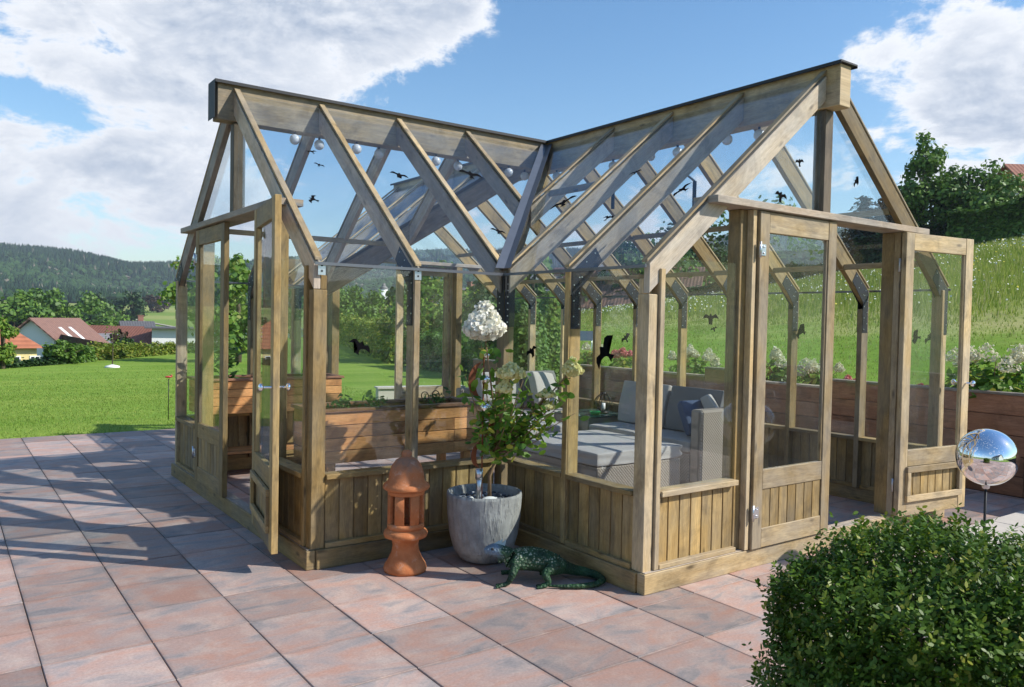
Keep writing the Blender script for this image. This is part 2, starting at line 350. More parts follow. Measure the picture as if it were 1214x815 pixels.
# ------------------------------------------------------------------ greenhouse
W_,S_,HE,HR=3.43,1.415,1.9,3.323
SL=0.83; BD=0.045; PW=0.09
gh=empty('greenhouse',(W_/2,3.13,0),'T-shaped glass and timber greenhouse with open double doors standing on the patio','greenhouse')
def B(mb,name,mat,T=None,parent=None,bevel=.0025): return mb.build(name,mat,parent or gh,T,bevel)
def TM(o,xd,yd): return Matrix(((xd[0],yd[0],0,o[0]),(xd[1],yd[1],0,o[1]),(0,0,1,0),(0,0,0,1)))
T_B=TM((0,0),(1,0),(0,1)); T_A=TM((-S_,S_+W_),(0,-1),(1,0)); T_C=TM((W_,2*S_+W_),(-1,0),(0,-1))
def boards(mb,x0,x1,y0,y1,z0,z1,bw=.1):
    n=max(1,round((x1-x0)/bw)); w=(x1-x0)/n
    for i in range(n): mb.box(x0+i*w+.0042,x0+(i+1)*w-.0042,y0,y1,z0,z1,axis=2)
    mb.box(x0,x1,y0+.008,y1-.006,z0+.003,z1-.003,tone=(0,.3,.3),axis=2)      # tongue behind the joints
def pane(T,x0,x1,z0,z1,y,name='wall_pane',mat=None,parent=None):
    mb=MB(); mb.box(x0,x1,y-.002,y+.002,z0,z1); return mb.build(name,mat or M['glass'],parent or gh,T)
def door_leaf(T,hx,side,ang,wood):
    """hx: hinge line in wall coordinates; side=+1: leaf runs to +x when closed; ang: degrees swung outwards"""
    a=math.radians(ang); Wd=.835
    c,s=math.cos(a),math.sin(a)
    # local leaf frame: x along leaf, y thickness (outside = -y)
    R=Matrix(((side*c,s if side>0 else s,0,hx),(-s,c if side>0 else -c*-1,0,-.052),(0,0,1,0),(0,0,0,1)))
    if side<0: R=Matrix(((-c,-s,0,hx),(-s,c,0,-.052),(0,0,1,0),(0,0,0,1)))
    D=T@R; z0,z1=.125,2.262; th=.04
    mb=MB(); sw=.095
    mb.box(0,sw,0,th,z0,z1); mb.box(Wd-sw,Wd,0,th,z0,z1)
    mb.box(sw+.0005,Wd-sw-.0005,0.002,th-.002,z1-.13,z1-.001,axis=0); mb.box(sw+.0005,Wd-sw-.0005,.002,th-.002,z0+.001,z0+.125,axis=0); mb.box(sw+.0005,Wd-sw-.0005,.002,th-.002,.50,.625,axis=0)
    # glazing beads
    for x0,x1,za,zb in ((sw,sw+.012,.625,z1-.13),(Wd-sw-.012,Wd-sw,.625,z1-.13)): mb.box(x0,x1,.008,th-.008,za,zb)
    d=mb.build('door',wood,gh,D,.003)
    mb=MB(); boards(mb,sw+.001,Wd-sw-.001,.010,.026,z0+.122,.503,.095)
    mb.build('door_panel',M['woodwarm'],d,D,.002)
    mb=MB(); y=th; 
    for q in ((sw-.02,Wd-sw+.02,.455,.50),(sw-.02,Wd-sw+.02,.235,.28)): mb.box(q[0],q[1],y+.0005,y+.022,q[2],q[3],axis=0)
    for xx in (sw-.02,Wd-sw-.02): mb.box(xx,xx+.04,y+.0005,y+.022,.281,.454)
    mb.build('panel_frame',wood,d,D,.002)
    mb=MB(); mb.box(sw+.012,Wd-sw-.012,.018,.022,.626,z1-.131); mb.build('door_pane',M['glass'],d,D)
    for hz in (.36,2.02):
        mb=MB(); mb.box(-.012,.055,-.005,-.0005,hz-.035,hz+.035); mb.tube([(-.006,-.008,hz-.05),(-.006,-.008,hz+.05)],.008,8)
        mb.ball((.03,-.007,hz+.02),.006,8,6); mb.ball((.03,-.007,hz-.02),.006,8,6)
        mb.build('hinge',M['steel'],d,D)
    if ang>90:
        mb=MB(); x=Wd-.045; z=1.12
        mb.tube([(x,-.055,z),(x,th+.055,z)],.007,8); mb.ball((x,-.06,z),.024,14,10,sq=(1,.7,1)); mb.ball((x,th+.06,z),.024,14,10,sq=(1,.7,1))
        mb.lathe([(0.0,0),(.02,0),(.02,.004),(0,.004)],(x,0,z),12)
        mb.build('door_knob',M['chrome'],d,D)
    return d
def gable(T,woodL,openang=170,ridge_y=True):
    dc=1.755; J0,J1=dc-.84,dc+.84; J0=.912;J1=2.598
    # plinth, low panels, sills
    mb=MB(); mb.box(-.012,W_+.012,-.03,.03,.0,.118,axis=0); B(mb,'plinth',woodL,T,bevel=.004)
    mb=MB(); mb.box(.0,W_,-.022,.06,.119,.1235,axis=0); B(mb,'threshold',M['woodgrey'],T)
    for x0,x1 in ((PW+.03,J0-.11),(J1+.11,W_-PW-.03)):
        mb=MB(); boards(mb,x0,x1,.016,.034,.15,.545); B(mb,'wall_panel',M['woodwarm'],T)
        mb=MB(); mb.box(x0,x1,-.018,.05,.1245,.152,axis=0); B(mb,'bottom_rail',woodL,T); mb=MB(); mb.box(x0,x1,-.028,.075,.545,.578,axis=0); B(mb,'sill',woodL,T)
        pane(T,x0,x1,.579,2.22 if False else 1.93,.03)
    # corner posts: two timbers meeting round the corner
    for s in (0,1):
        X=lambda x: x if s==0 else W_-x
        mb=MB(); mb.box(min(X(0),X(.075)),max(X(0),X(.075)),.0,.09,.1195,1.712,axis=2); mb.box(min(X(.003),X(.074)),max(X(.003),X(.074)),.047,.088,1.7125,1.80,axis=2)
        mb.box(min(X(.078),X(.118)),max(X(.078),X(.118)),-.016,.07,.1245,1.86,axis=2); B(mb,'corner_post',M['wood'] if s==0 else woodL,T,bevel=.004)
    for x0,x1 in ((J0-.11,J0-.012),(J1+.012,J1+.11)):
        mb=MB(); mb.box(x0,x1,.012,.11,.1245,2.2685,axis=2); B(mb,'door_post',M['woodwarm'],T,bevel=.004)
        xa,xb=(x1-.036,x1) if x0<dc else (x0,x0+.036)
        mb=MB(); mb.box(xa,xb,-.035,.0115,.1245,2.2685,axis=2); B(mb,'door_stop',woodL,T)
    # lintel shelf between the rafters
    xe=(2.27-HE)/SL+.03
    mb=MB(); mb.box(xe,W_-xe,-.075,.115,2.27,2.315,axis=0); B(mb,'lintel',M['woodgrey'] ,T,bevel=.003)
    # king post
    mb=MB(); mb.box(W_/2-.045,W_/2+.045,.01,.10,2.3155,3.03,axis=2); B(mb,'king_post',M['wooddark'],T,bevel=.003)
    # triangle panes
    for s in (0,1):
        X=lambda x: x if s==0 else W_-x
        y=.045
        def zl(x): return HE+SL*x-.17
        P=[(X(xe+.22),y,2.316),(X(W_/2-.047),y,2.316),(X(W_/2-.047),y,3.03),(X((3.03-HE+.17)/SL),y,3.03)]
        x0=(2.316+.17-HE)/SL; P[0]=(X(x0),y,2.316)
        mb=MB(); mb.prism(P,(0,.004,0)); mb.build('gable_pane',M['glass'],gh,T)
        # side strip of glass over the low panel up to the rafter
    door_leaf(T,J0+.002,1,0,woodL if T is not T_A else M['woodwarm']); door_leaf(T,J1-.002,-1,openang,woodL)
gable(T_B,M['wood'],173); gable(T_A,M['woodwarm'],170); gable(T_C,M['wood'],160)
# trusses: rafters with their knees
def rafter_T(T,y,x_end=1.65,x_start=0.0,wood=None,post=True,front=False,plates=True,batten=True,postwood=None):
    """one half rafter in a plane local y; local x from the eave inwards"""
    top=lambda x: HE-.018+SL*x; dz=.168
    mb=MB(); P=[(x_start,y-BD/2,top(x_start)),(x_start,y-BD/2,top(x_start)-dz),(x_end,y-BD/2,top(x_end)-dz),(x_end,y-BD/2,top(x_end))]
    mb.prism(P,(0,BD,0),udir=(1,0,SL)); B(mb,'rafter',wood or M['wood'],T,bevel=.003)
    if batten:
        t2=lambda x: HE+.006+SL*x
        xs=x_start-.02
        mb=MB(); P=[(xs,y-BD/2,t2(xs)+.018),(xs,y-BD/2,t2(xs)),(x_end,y-BD/2,t2(x_end)),(x_end,y-BD/2,t2(x_end)+.018)]
        mb.prism(P,(0,BD,0),udir=(1,0,SL)); B(mb,'glazing_batten',M['wood'],T,bevel=.002)
    if plates and x_start==0:
        for s in (-1,1):
            yy=y+s*(BD/2+.001); mb=MB()
            P=[(.004,yy,1.50),(.084,yy,1.50),(.084,yy,top(.084)-dz-.02),(.26,yy,top(.26)-dz+.015),(.20,yy,top(.20)-.02),(.004,yy,top(.004)-.02)]
            mb.prism(P,(0,s*.003,0),mi=0)
            for k in range(12):
                if k<7: px,pz=(.022 if k%2 else .066),1.53+k*.05
                else: d=(k-7)*.036+.05; px,pz=d,top(d)-(.05 if k%2 else .12)
                mb.box(px-.004,px+.004,yy+s*.003,yy+s*.0055,pz-.004,pz+.004,mi=1,axis=1)
            mb.build('knee_plate',[M['black'],M['steel']],gh,T)
def side_post(T,x,wood):
    """intermediate post of a side wall, local wall frame (x along wall, outside -y)"""
    mb=MB(); mb.box(x-BD/2,x+BD/2,.0,.088,.1245,1.708,axis=2); mb.box(x-BD/2-.0,x+BD/2,-.014,-.0005,.1245,1.87,axis=2); B(mb,'post',wood,T,bevel=.003)
def low_wall(T,L,posts,wood,ends=(0.092,0.092)):
    x0,x1=ends[0],L-ends[1]
    mb=MB(); mb.box(.0+ (.0315 if ends[0]>0 else 0),L-(.0315 if ends[1]>0 else 0),-.03,.028,.0,.118,axis=0); B(mb,'plinth',wood,T,bevel=.004)
    xs=[x0]+list(posts)+[x1]
    for i in range(len(xs)-1):
        a=xs[i]+(BD/2+.001 if i>0 else 0); b=xs[i+1]-(BD/2+.001 if i<len(xs)-2 else 0)
        if b-a<.05: continue
        mb=MB(); boards(mb,a,b,.016,.034,.15,.545); B(mb,'wall_panel',wood,T)
        mb=MB(); mb.box(a,b,-.012,.05,.119,.152,axis=0); B(mb,'bottom_rail',wood,T); mb=MB(); mb.box(a,b,-.02,.085,.545,.575,axis=0); B(mb,'sill',wood,T)
        pane(T,a,b,.576,1.862,.01)
    for x in posts: side_post(T,x,M['woodwarm'] if random.random()<.5 else M['wood'])
# side walls (outside views, left to right)
wA_f=TM((-S_,S_),(1,0),(0,1));  wA_b=TM((0,S_+W_),(-1,0),(0,-1)); wB_l=TM((0,S_),(0,-1),(1,0)); wC_l=TM((0,2*S_+W_),(0,-1),(1,0)); w_R=TM((W_,0),(0,1),(-1,0))
LR=2*S_+W_; rb=[.7075,1.415,2.11,2.81,3.51,4.21,4.845,5.55]
low_wall(wA_f,S_,[.7075],M['woodwarm'],(.094,.05)); low_wall(wA_b,S_,[.7075],M['woodwarm'],(.05,.094)); low_wall(wB_l,S_,[.7075],M['woodwarm'],(.05,.094))
low_wall(wC_l,S_,[.7075],M['woodwarm'],(.094,.05)); low_wall(w_R,LR,rb,M['woodwarm'],(.094,.094))
# inner corner posts
for (cx,cy,sx_,sy_) in ((0,S_,1,1),(0,S_+W_,1,-1)):
    mb=MB(); a,b=cx-.0,cx+.088; mb.box(a,b,min(cy,cy+sy_*.088),max(cy,cy+sy_*.088),.0,1.75,axis=2)
    B(mb,'corner_post',M['woodwarm'],bevel=.004)
    mb=MB(); y0=cy-sy_*.002
    mb.box(a+.0005,a+.0875,min(y0,y0-sy_*.004),max(y0,y0-sy_*.004),1.50,1.86,mi=0,axis=2); mb.box(a-.0055,a-.002,min(cy,cy+sy_*.087),max(cy,cy+sy_*.087),1.50,1.86,axis=2)
    for k in range(7):
        mb.box(a+.02,a+.028,min(y0-sy_*.004,y0-sy_*.007),max(y0-sy_*.004,y0-sy_*.007),1.53+k*.045,1.538+k*.045,mi=1,axis=1)
        mb.box(a-.008,a-.0055,cy+sy_*.05-.004,cy+sy_*.05+.004,1.53+k*.045,1.538+k*.045,mi=1,axis=0)
    mb.build('corner_plate',[M['black'],M['steel']],gh)
# rafter frames: local x = distance from eave, local y = along the eave
rA_f=TM((0,S_),(0,1),(1,0)); rA_b=TM((0,S_+W_),(0,-1),(1,0)); rB_l=TM((0,0),(1,0),(0,1)); rB_r=TM((W_,0),(-1,0),(0,1))
XE=W_/2-.066
for x in (-S_+BD/2,-.7075): rafter_T(rA_f,x,XE,wood=M['woodgrey'],plates=(x>-1)); rafter_T(rA_b,x,XE,wood=M['woodgrey'])
for x in (0.0,.7075): 
    rafter_T(rA_f,x,XE,x_start=x+.03,wood=M['woodgrey'],plates=False); rafter_T(rA_b,x,XE,x_start=x+.03,wood=M['woodgrey'],plates=False)
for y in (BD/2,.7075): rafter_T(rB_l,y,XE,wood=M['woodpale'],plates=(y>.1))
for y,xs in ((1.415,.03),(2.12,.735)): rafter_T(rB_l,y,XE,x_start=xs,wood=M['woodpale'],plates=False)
for y,xs in ((4.845,.03),(4.14,.735)): rafter_T(rB_l,y,XE,x_start=xs,wood=M['wood'],plates=False)
for y in (5.55,LR-BD/2): rafter_T(rB_l,y,XE,wood=M['woodwarm'])
for y in [BD/2]+rb+[LR-BD/2]: rafter_T(rB_r,y,XE,wood=M['woodwarm'])
# ridge boards and caps
mb=MB(); mb.box(W_/2-.064,W_/2+.064,-.10,LR+.10,3.035,3.315,axis=1); B(mb,'ridge_beam',M['wood'],bevel=.004)
mb=MB(); mb.box(-S_-.12,W_/2-.0655,3.13-.064,3.13+.064,3.035,3.315,axis=0); B(mb,'ridge_beam',M['wood'],bevel=.004)
mb=MB(); mb.box(W_/2-.095,W_/2+.095,-.125,LR+.125,3.3165,3.328,axis=1); mb.box(W_/2-.098,W_/2-.0955,-.125,3.03,3.304,3.3275,axis=1); mb.box(W_/2-.098,W_/2-.0955,3.23,LR+.125,3.304,3.3275,axis=1); mb.box(W_/2+.0955,W_/2+.098,-.125,LR+.125,3.304,3.3275,axis=1)
B(mb,'ridge_cap',M['black'],bevel=0)
mb=MB(); mb.box(-S_-.145,W_/2-.096,3.13-.095,3.13+.095,3.3165,3.328,axis=0)
for s in (-1,1): mb.box(-S_-.145,W_/2-.1,3.13+s*.0955 if s>0 else 3.13-.098,3.13+.098 if s>0 else 3.13-.0955,3.304,3.3275,axis=0)
mb.box(-S_-.1475,-S_-.1455,3.13-.09,3.13+.09,3.04,3.315,axis=2)
B(mb,'ridge_cap',M['black'],bevel=0)
# valley beams
for s in (1,-1):
    y0=S_ if s>0 else S_+W_
    p0=V((0.03,y0+s*.03,HE-.055)); p1=V((W_/2-.08,y0+s*(W_/2-.08),HE-.055+SL*(W_/2-.11)))
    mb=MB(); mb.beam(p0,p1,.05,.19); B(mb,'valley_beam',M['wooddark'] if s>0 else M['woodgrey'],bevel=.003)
    d=(p1-p0).normalized(); mb=MB(); q0=V((-.02,y0-s*.02,HE+.012)); q1=V((W_/2-.07,y0+s*(W_/2-.07),HE+.012+SL*(W_/2-.05)))
    for a in (1,-1):
        # folded gutter: two narrow flanges lying up the two slopes
        off=V((0,s*.085,0.085*SL)) if a>0 else V((.085,0,.085*SL)) 
        off=V((0.0,0,0))+ (V((-.0,0.,0.)))
        w_=.075
        o2=V((w_,0,0)) if a>0 else V((0,s*w_,0))
        zz=0.0
        if a>0: o2=V((-w_,0,0))  # onto wing A slope, at constant height along x
        else:   o2=V((0,-s*w_,0))
        mb.prism([q0,q0+o2,q1+o2,q1],(0,0,.003))
    B(mb,'valley_flashing',M['alu'],bevel=0)
# roof panes
def roof_pane(T,ya,yb,xa0,xa1,xb=W_/2-.1):
    """strip between local y=ya..yb, eave-side limit xa0 at ya and xa1 at yb"""
    z=lambda x: HE-.006+SL*x
    P=[(xa0,ya,z(xa0)),(xa1,yb,z(xa1)),(xb,yb,z(xb)),(xb,ya,z(xb))]
    mb=MB(); mb.prism(P,(0,0,.005)); return mb.build('roof_pane',M['roofglass'],gh,T)
e=-.035
for T in (rA_f,rA_b):
    for ya,yb,a0,a1 in ((-S_-.006,-S_+BD/2-.001,e,e),(-S_+BD/2+.001,-.7085,e,e),(-.7065,-.001,e,e),(.001,.7065,.03,.72),(.7085,1.55,.75,1.58)): roof_pane(T,ya,yb,a0,a1)
for ya,yb,a0,a1 in ((-.006,BD/2-.001,e,e),(BD/2+.001,.7065,e,e),(.7085,1.414,e,e),(1.416,2.119,.03,.72),(2.121,2.95,.75,1.58)):
    roof_pane(rB_l,ya,yb,a0,a1); roof_pane(rB_l,LR-yb,LR-ya,a1,a0)
ys=[-.006,BD/2]+rb+[LR-BD/2,LR+.006]
for i in range(len(ys)-1): roof_pane(rB_r,ys[i]+.001,ys[i+1]-.001,e,e)
# dark eave profiles that carry the lower glass edge
def eave(T,y0,y1):
    mb=MB(); mb.box(e-.004,e+.004,y0,y1,HE+SL*e-.012,HE+SL*e+.006,axis=1); B(mb,'eave_profile',M['alu'],T,bevel=0)
eave(rA_f,-S_-.006,-.03); eave(rA_b,-S_-.006,-.03); eave(rB_l,-.006,S_-.04); eave(rB_l,LR-S_+.04,LR+.006); eave(rB_r,-.006,LR+.006)
# purlins
mb=MB(); mb.beam((3.05,.05,2.06),(3.05,LR-.05,2.06),.035,.045); B(mb,'purlin',M['wood'])
mb=MB(); mb.beam((2.60,.05,2.43),(2.60,LR-.05,2.43),.035,.045); B(mb,'purlin',M['wood'])
mb=MB(); mb.beam((-S_+.03,4.16,2.30),(.55,4.16,2.30),.035,.045); B(mb,'purlin',M['wood'])
# little zinc plates at the eave ends of the front posts
for x in (-S_+.045,-.7075):
    mb=MB(); mb.box(x-.024,x+.024,S_-.019,S_-.0155,1.80,1.875,axis=2)
    for dz in (.018,.052): mb.box(x-.006,x+.006,S_-.021,S_-.0192,1.80+dz,1.812+dz,mi=1,axis=1)
    mb.build('post_plate',[M['steel'],M['black']],gh)
# roof openers: timber vent frames with a zinc arm
mb=MB(); z=lambda x: HE+SL*x
mb.beam((1.0,2.15,z(1.0)-.12),(1.0,2.9-.1,z(1.0)-.12),.03,.05); mb.beam((.93,1.45,z(.93)-.05),(.93,2.10,z(.93)-.05),.03,.05)
B(mb,'vent_frame',M['woodgrey'])
for (p,q,r_) in (((.86,.95,2.50),(1.02,.78,2.68),(1.1,.66,2.56)),((.9,1.75,2.60),(1.02,1.6,2.66),(1.05,1.45,2.62))):
    mb=MB(); mb.tube([p,q],.012,8); mb.tube([q,r_],.008,8); mb.ball(q,.018,10,8); mb.tube([r_,V(r_)+V((.0,0,-.18))],.014,8,mi=1); mb.build('vent_opener',[M['alu'],M['black']],gh)
# bird stickers: thin black film on the panes
HB_=[(.045,.20),(.07,.12),(.16,.13),(.32,.21),(.44,.14),(.56,-.06),(.42,-.02),(.28,.00),(.15,-.05),(.075,-.12),(.05,-.20),(.12,-.38),(.04,-.35)]
BIRD=[(0,.25)]+HB_+[(0,-.37)]+[(-x,y) for x,y in reversed(HB_)]
def bird(c,u,v,s,rot=0,flip=1):
    c=V(c);u=V(u).normalized();v=V(v).normalized();n=u.cross(v)
    s*=.72
    ca,sa=math.cos(math.radians(rot)),math.sin(math.radians(rot))
    P=[c+u*((x*flip*ca-y*sa)*s)+v*((x*flip*sa+y*ca)*s) for x,y in BIRD]
    o=V((0,0,0)); bm=bmesh.new(); vv=[bm.verts.new(p+n*.0) for p in P]; f=bm.faces.new(vv); bmesh.ops.triangulate(bm,faces=[f]); 
    r=bmesh.ops.extrude_face_region(bm,geom=bm.faces[:]); bmesh.ops.translate(bm,vec=n*.0012,verts=[g for g in r['geom'] if isinstance(g,bmesh.types.BMVert)])
    bmesh.ops.recalc_face_normals(bm,faces=bm.faces[:]); me=bpy.data.meshes.new('bird_sticker'); bm.to_mesh(me); bm.free(); me.materials.append(M['blackbird'])
    W=parent_matrix(gh).inverted(); me.transform(W); ob=bpy.data.objects.new('bird_sticker',me); COL.objects.link(ob); ob.parent=gh
sAf=(0,1,SL); sBl=(1,0,SL)
for c,s,r,f in (((-1.03,2.44,2.762),.10,20,1),((-1.03,2.30,2.645),.10,-25,1),((-1.22,1.93,2.338),.15,60,1),((-.38,2.31,2.653),.19,-20,-1),((.36,2.45,2.768),.28,-15,1),((.2,1.80,2.23),.16,-20,1)): 
    x,y,_=c; bird((x,y,HE-.001+SL*(y-S_)+.006),(1,0,0),sAf,s,r,f)
for c,s,r in (((.68,1.61),.30,40),((.90,1.05),.13,20),((.42,.81),.14,-10),((.6,.32),.2,75)):
    x,y=c; bird((x,y,HE+SL*x+.006),(0,-1,0),sBl,s,r)
for (x,z_,s,r) in ((1.431,2.647,.12,10),(2.113,2.596,.12,60),(1.24,2.40,.16,-10)): bird((x,.042,z_),(1,0,0),(0,0,1),s,r)
bird((-1.10,S_+.0075,1.365),(1,0,0),(0,0,1),.20,-28)
bird((.0075,.364,1.370),(0,-1,0),(0,0,1),.30,62); bird((.0075,1.096,1.339),(0,-1,0),(0,0,1),.16,30)
bird((1.92,LR-.03,1.187),(1,0,0),(0,0,1),.2,-15)
for (y,z_,s,r) in ((3.734,1.364,.22,40),(2.446,1.617,.27,0),(.247,1.478,.16,80),(.121,1.475,.18,50),(1.35,1.50,.2,70),(2.40,1.50,.12,20),(1.95,1.32,.2,90)): bird((W_-.008,y,z_),(0,-1,0),(0,0,1),s,r)
# ------------------------------------------------------------------ globes under the ridges
gm,t,out=newmat('globe_shell'); b=princ(t,out,(0.85,0.86,0.88),0.25); b.inputs['Transmission Weight'].default_value=0.35
def globe(x,y,z,lab):
    o=empty('globe_lamp',(x,y,z),lab,'globe lamp','globe lamps hanging under the ridges')
    mb=MB(); mb.ball((0,0,0),.042,18,12); mb.build('globe',gm,o,inv=False)
    mb=MB(); mb.tube([(0,0,.038),(0,0,.060)],.010,8); mb.tube([(0,0,.06),(0,0,3.034-z)],.0025,5); mb.build('cord',M['black'],o,inv=False)
ord_=['first','second','third','fourth','fifth','sixth','seventh','eighth']
for i,x in enumerate((-.915,-.684,-.375,-.138,.402,.673,1.212,1.446)):
    globe(x,3.13+(.03 if i%2 else -.03),2.975,'white globe lamp under the left ridge beam, %s of eight counted from the left gable'%ord_[i])
for i,y in enumerate((2.95,2.207,1.678,1.426,.863,.612)):
    globe(1.715+(.03 if i%2 else -.03),y,2.975,'white globe lamp under the right ridge beam, %s of six counted from the ridge junction'%ord_[i])
# ------------------------------------------------------------------ raised planters inside
soil=plain('potting_soil',(0.05,0.035,0.025),0.95,0,.5,30,.8)
herbm=leafmat('herb_leaf',(0.045,0.12,0.02),(0.12,0.24,0.05))
def planter(x0,x1,y0,y1,zb,zt,label,shelf=True):
    o=empty('raised_planter',((x0+x1)/2,(y0+y1)/2,0),label,'planter')
    n=4; h=(zt-zb-.015)/n
    mb=MB()
    for k in range(n):
        za,zc=zb+k*h+.001,zb+(k+1)*h-.003
        cut=x0+(x1-x0)*(.82 if k<3 else 1.0)
        mb.box(x0,cut-.001,y0,y0+.022,za,zc,axis=0)
        if cut<x1: mb.box(cut,x1,y0+.001,y0+.022,za,zc,axis=0)
        mb.box(x0,x1,y1-.022,y1,za,zc,axis=0); mb.box(x0+.0005,x0+.022,y0+.0225,y1-.0225,za,zc,axis=1); mb.box(x1-.022,x1-.0005,y0+.0225,y1-.0225,za,zc,axis=1)
    mb.build('trough',M['larch'],o,bevel=.003)
    mb=MB(); z=zt-.014
    mb.box(x0-.02,x1+.02,y0-.015,y0+.045,z,zt+.008,axis=0); mb.box(x0-.02,x1+.02,y1-.045,y1+.015,z,zt+.008,axis=0); mb.box(x0-.02,x0+.04,y0+.046,y1-.046,z,zt+.008,axis=1); mb.box(x1-.04,x1+.02,y0+.046,y1-.046,z,zt+.008,axis=1)
    mb.build('rim',M['larchdark'],o,bevel=.003)
    mb=MB(); nx=12
    mb.box(x0+.023,x1-.023,y0+.023,y1-.023,zb+.02,zt-.035); mb.build('soil',soil,o)
    for x in (x0+.10,x1-.10):
        for y in (y0+.04,y1-.04):
            mb=MB(); mb.box(x-.03,x+.03,y-.025,y+.025,0.003,zb,axis=2); mb.build('leg',M['larch'],o,bevel=.003)
    if shelf:
        mb=MB()
        for k in range(4): mb.box(x0+.05,x1-.05,y0+.06+k*(y1-y0-.12)/4+.003,y0+.06+(k+1)*(y1-y0-.12)/4-.003,.24,.262,axis=0)
        mb.build('shelf',M['larch'],o,bevel=.002)
    return o
planter(-1.30,-.06,1.60,2.02,.60,.945,'front wooden trough planter on legs behind the terracotta lantern, filled with soil and seedlings')
planter(-1.32,.04,4.28,4.72,.63,.95,'rear wooden trough planter with a shelf, against the back wall of the left wing')
def herb(x,y,z,r,h,label,n=60,cat='plant',grp='seedlings in the trough planters',ls=.05,asp=.5,mat=None):
    mb=MB(); o=empty('seedling' if h<.2 else 'leafy_plant',(x,y,z),label,cat,grp)
    for k in range(6):
        a=k*1.05; mb.tube([(0,0,-.01),(r*.3*math.cos(a),r*.3*math.sin(a),h*.5),(r*.6*math.cos(a),r*.6*math.sin(a),h*.85)],[.004,.003,.0015],5)
    mb.build('stem',herbm,o,inv=False)
    c=np.c_[rng.normal(0,r*.45,n),rng.normal(0,r*.45,n),np.abs(rng.normal(h*.55,h*.3,n))]
    nn=np.tile([0,0,1.],(n,1)); tn=rng.random((n,3)); quads_mesh('foliage',leaves(c,nn,rng.uniform(.6,1.2,n)*ls,asp),6,tn,mat or herbm,o)
for i,x in enumerate((-1.05,-.80,-.30)): herb(x,1.80,.915,.09,.09,['small green seedling at the left end of the front trough','small green seedling left of the middle post in the front trough','small green seedling at the right half of the front trough'][i])
herb(-1.05,4.5,.92,.13,.36,'bushy green plant standing at the left end of the rear trough',150,grp=None,ls=.11,asp=.3)
herb(-.62,4.5,.92,.10,.18,'low leafy plant in the middle of the rear trough',80,grp=None)
herb(-.2,4.45,.92,.10,.13,'low leafy plant at the right end of the rear trough',80,grp=None)
iron=plain('wrought_iron',(.03,.028,.03),.5,.6)
for i,(x,dy) in enumerate(((-.42,0),(-.30,.05))):
    pts=[]; mb=MB()
    for k in range(26):
        a=k/25*5.2; r_=.045*(1-k/32); pts.append((r_*math.cos(a)+.02*k/25-.03,dy*0,r_*math.sin(a)+.045))
    mb.tube([(0.02,0,-.03)]+pts,.0035,6); o=mb.build('plant_hook',iron,loc=(x,1.76+dy,.945)); tag(o,['left curled iron hook sticking out of the front trough','right curled iron hook sticking out of the front trough'][i],'hook','curled iron hooks in the trough')
# ------------------------------------------------------------------ wicker lounge furniture
wk,t,out=newmat('wicker_weave'); uv=N(t,'ShaderNodeUVMap'); sx_=N(t,'ShaderNodeSeparateXYZ',ins={0:uv.outputs[0]})
su=MA(t,'SINE',MA(t,'MULTIPLY',sx_.outputs[0],2*math.pi/.030)); sv=MA(t,'SINE',MA(t,'MULTIPLY',sx_.outputs[1],2*math.pi/.030)); 
pr=MA(t,'MULTIPLY',su,sv); hh=MA(t,'MULTIPLY_ADD',pr,.5,.5); au=MA(t,'ABSOLUTE',MA(t,'SINE',MA(t,'MULTIPLY',sx_.outputs[0],2*math.pi/.030)))
nz=N(t,'ShaderNodeTexNoise',ins={0:uv.outputs[0],2:9.0}); hmap=MA(t,'MULTIPLY',MA(t,'ADD',hh,.25),MA(t,'ADD',au,.2))
c=mixc(t,ramp(t,hmap,[(0.05,0.0),(0.55,1.0)]),(0.022,0.017,0.013),(0.38,0.32,0.26)); c=mixc(t,MA(t,'MULTIPLY',nz.outputs[0],.35),c,(0.26,0.22,0.18))
princ(t,out,c,.55,0,hmap,.8,.006)
cush,t,out=newmat('cushion_fabric'); tc=N(t,'ShaderNodeTexCoord'); n=N(t,'ShaderNodeTexNoise',ins={0:tc.outputs['Object'],2:400.}); n2=N(t,'ShaderNodeTexNoise',ins={0:tc.outputs['Object'],2:5.,3:4.})
princ(t,out,mixc(t,n.outputs[0],(0.36,0.335,0.315),(0.46,0.435,0.41)),.9,0,n2.outputs[0],.5,.02,spec=.2)
cushd=plain('dark_cushion_fabric',(0.17,0.168,0.168),.9,0,.15,200); navy=plain('navy_cushion_fabric',(0.05,0.08,0.15),.9,0,.15,200)
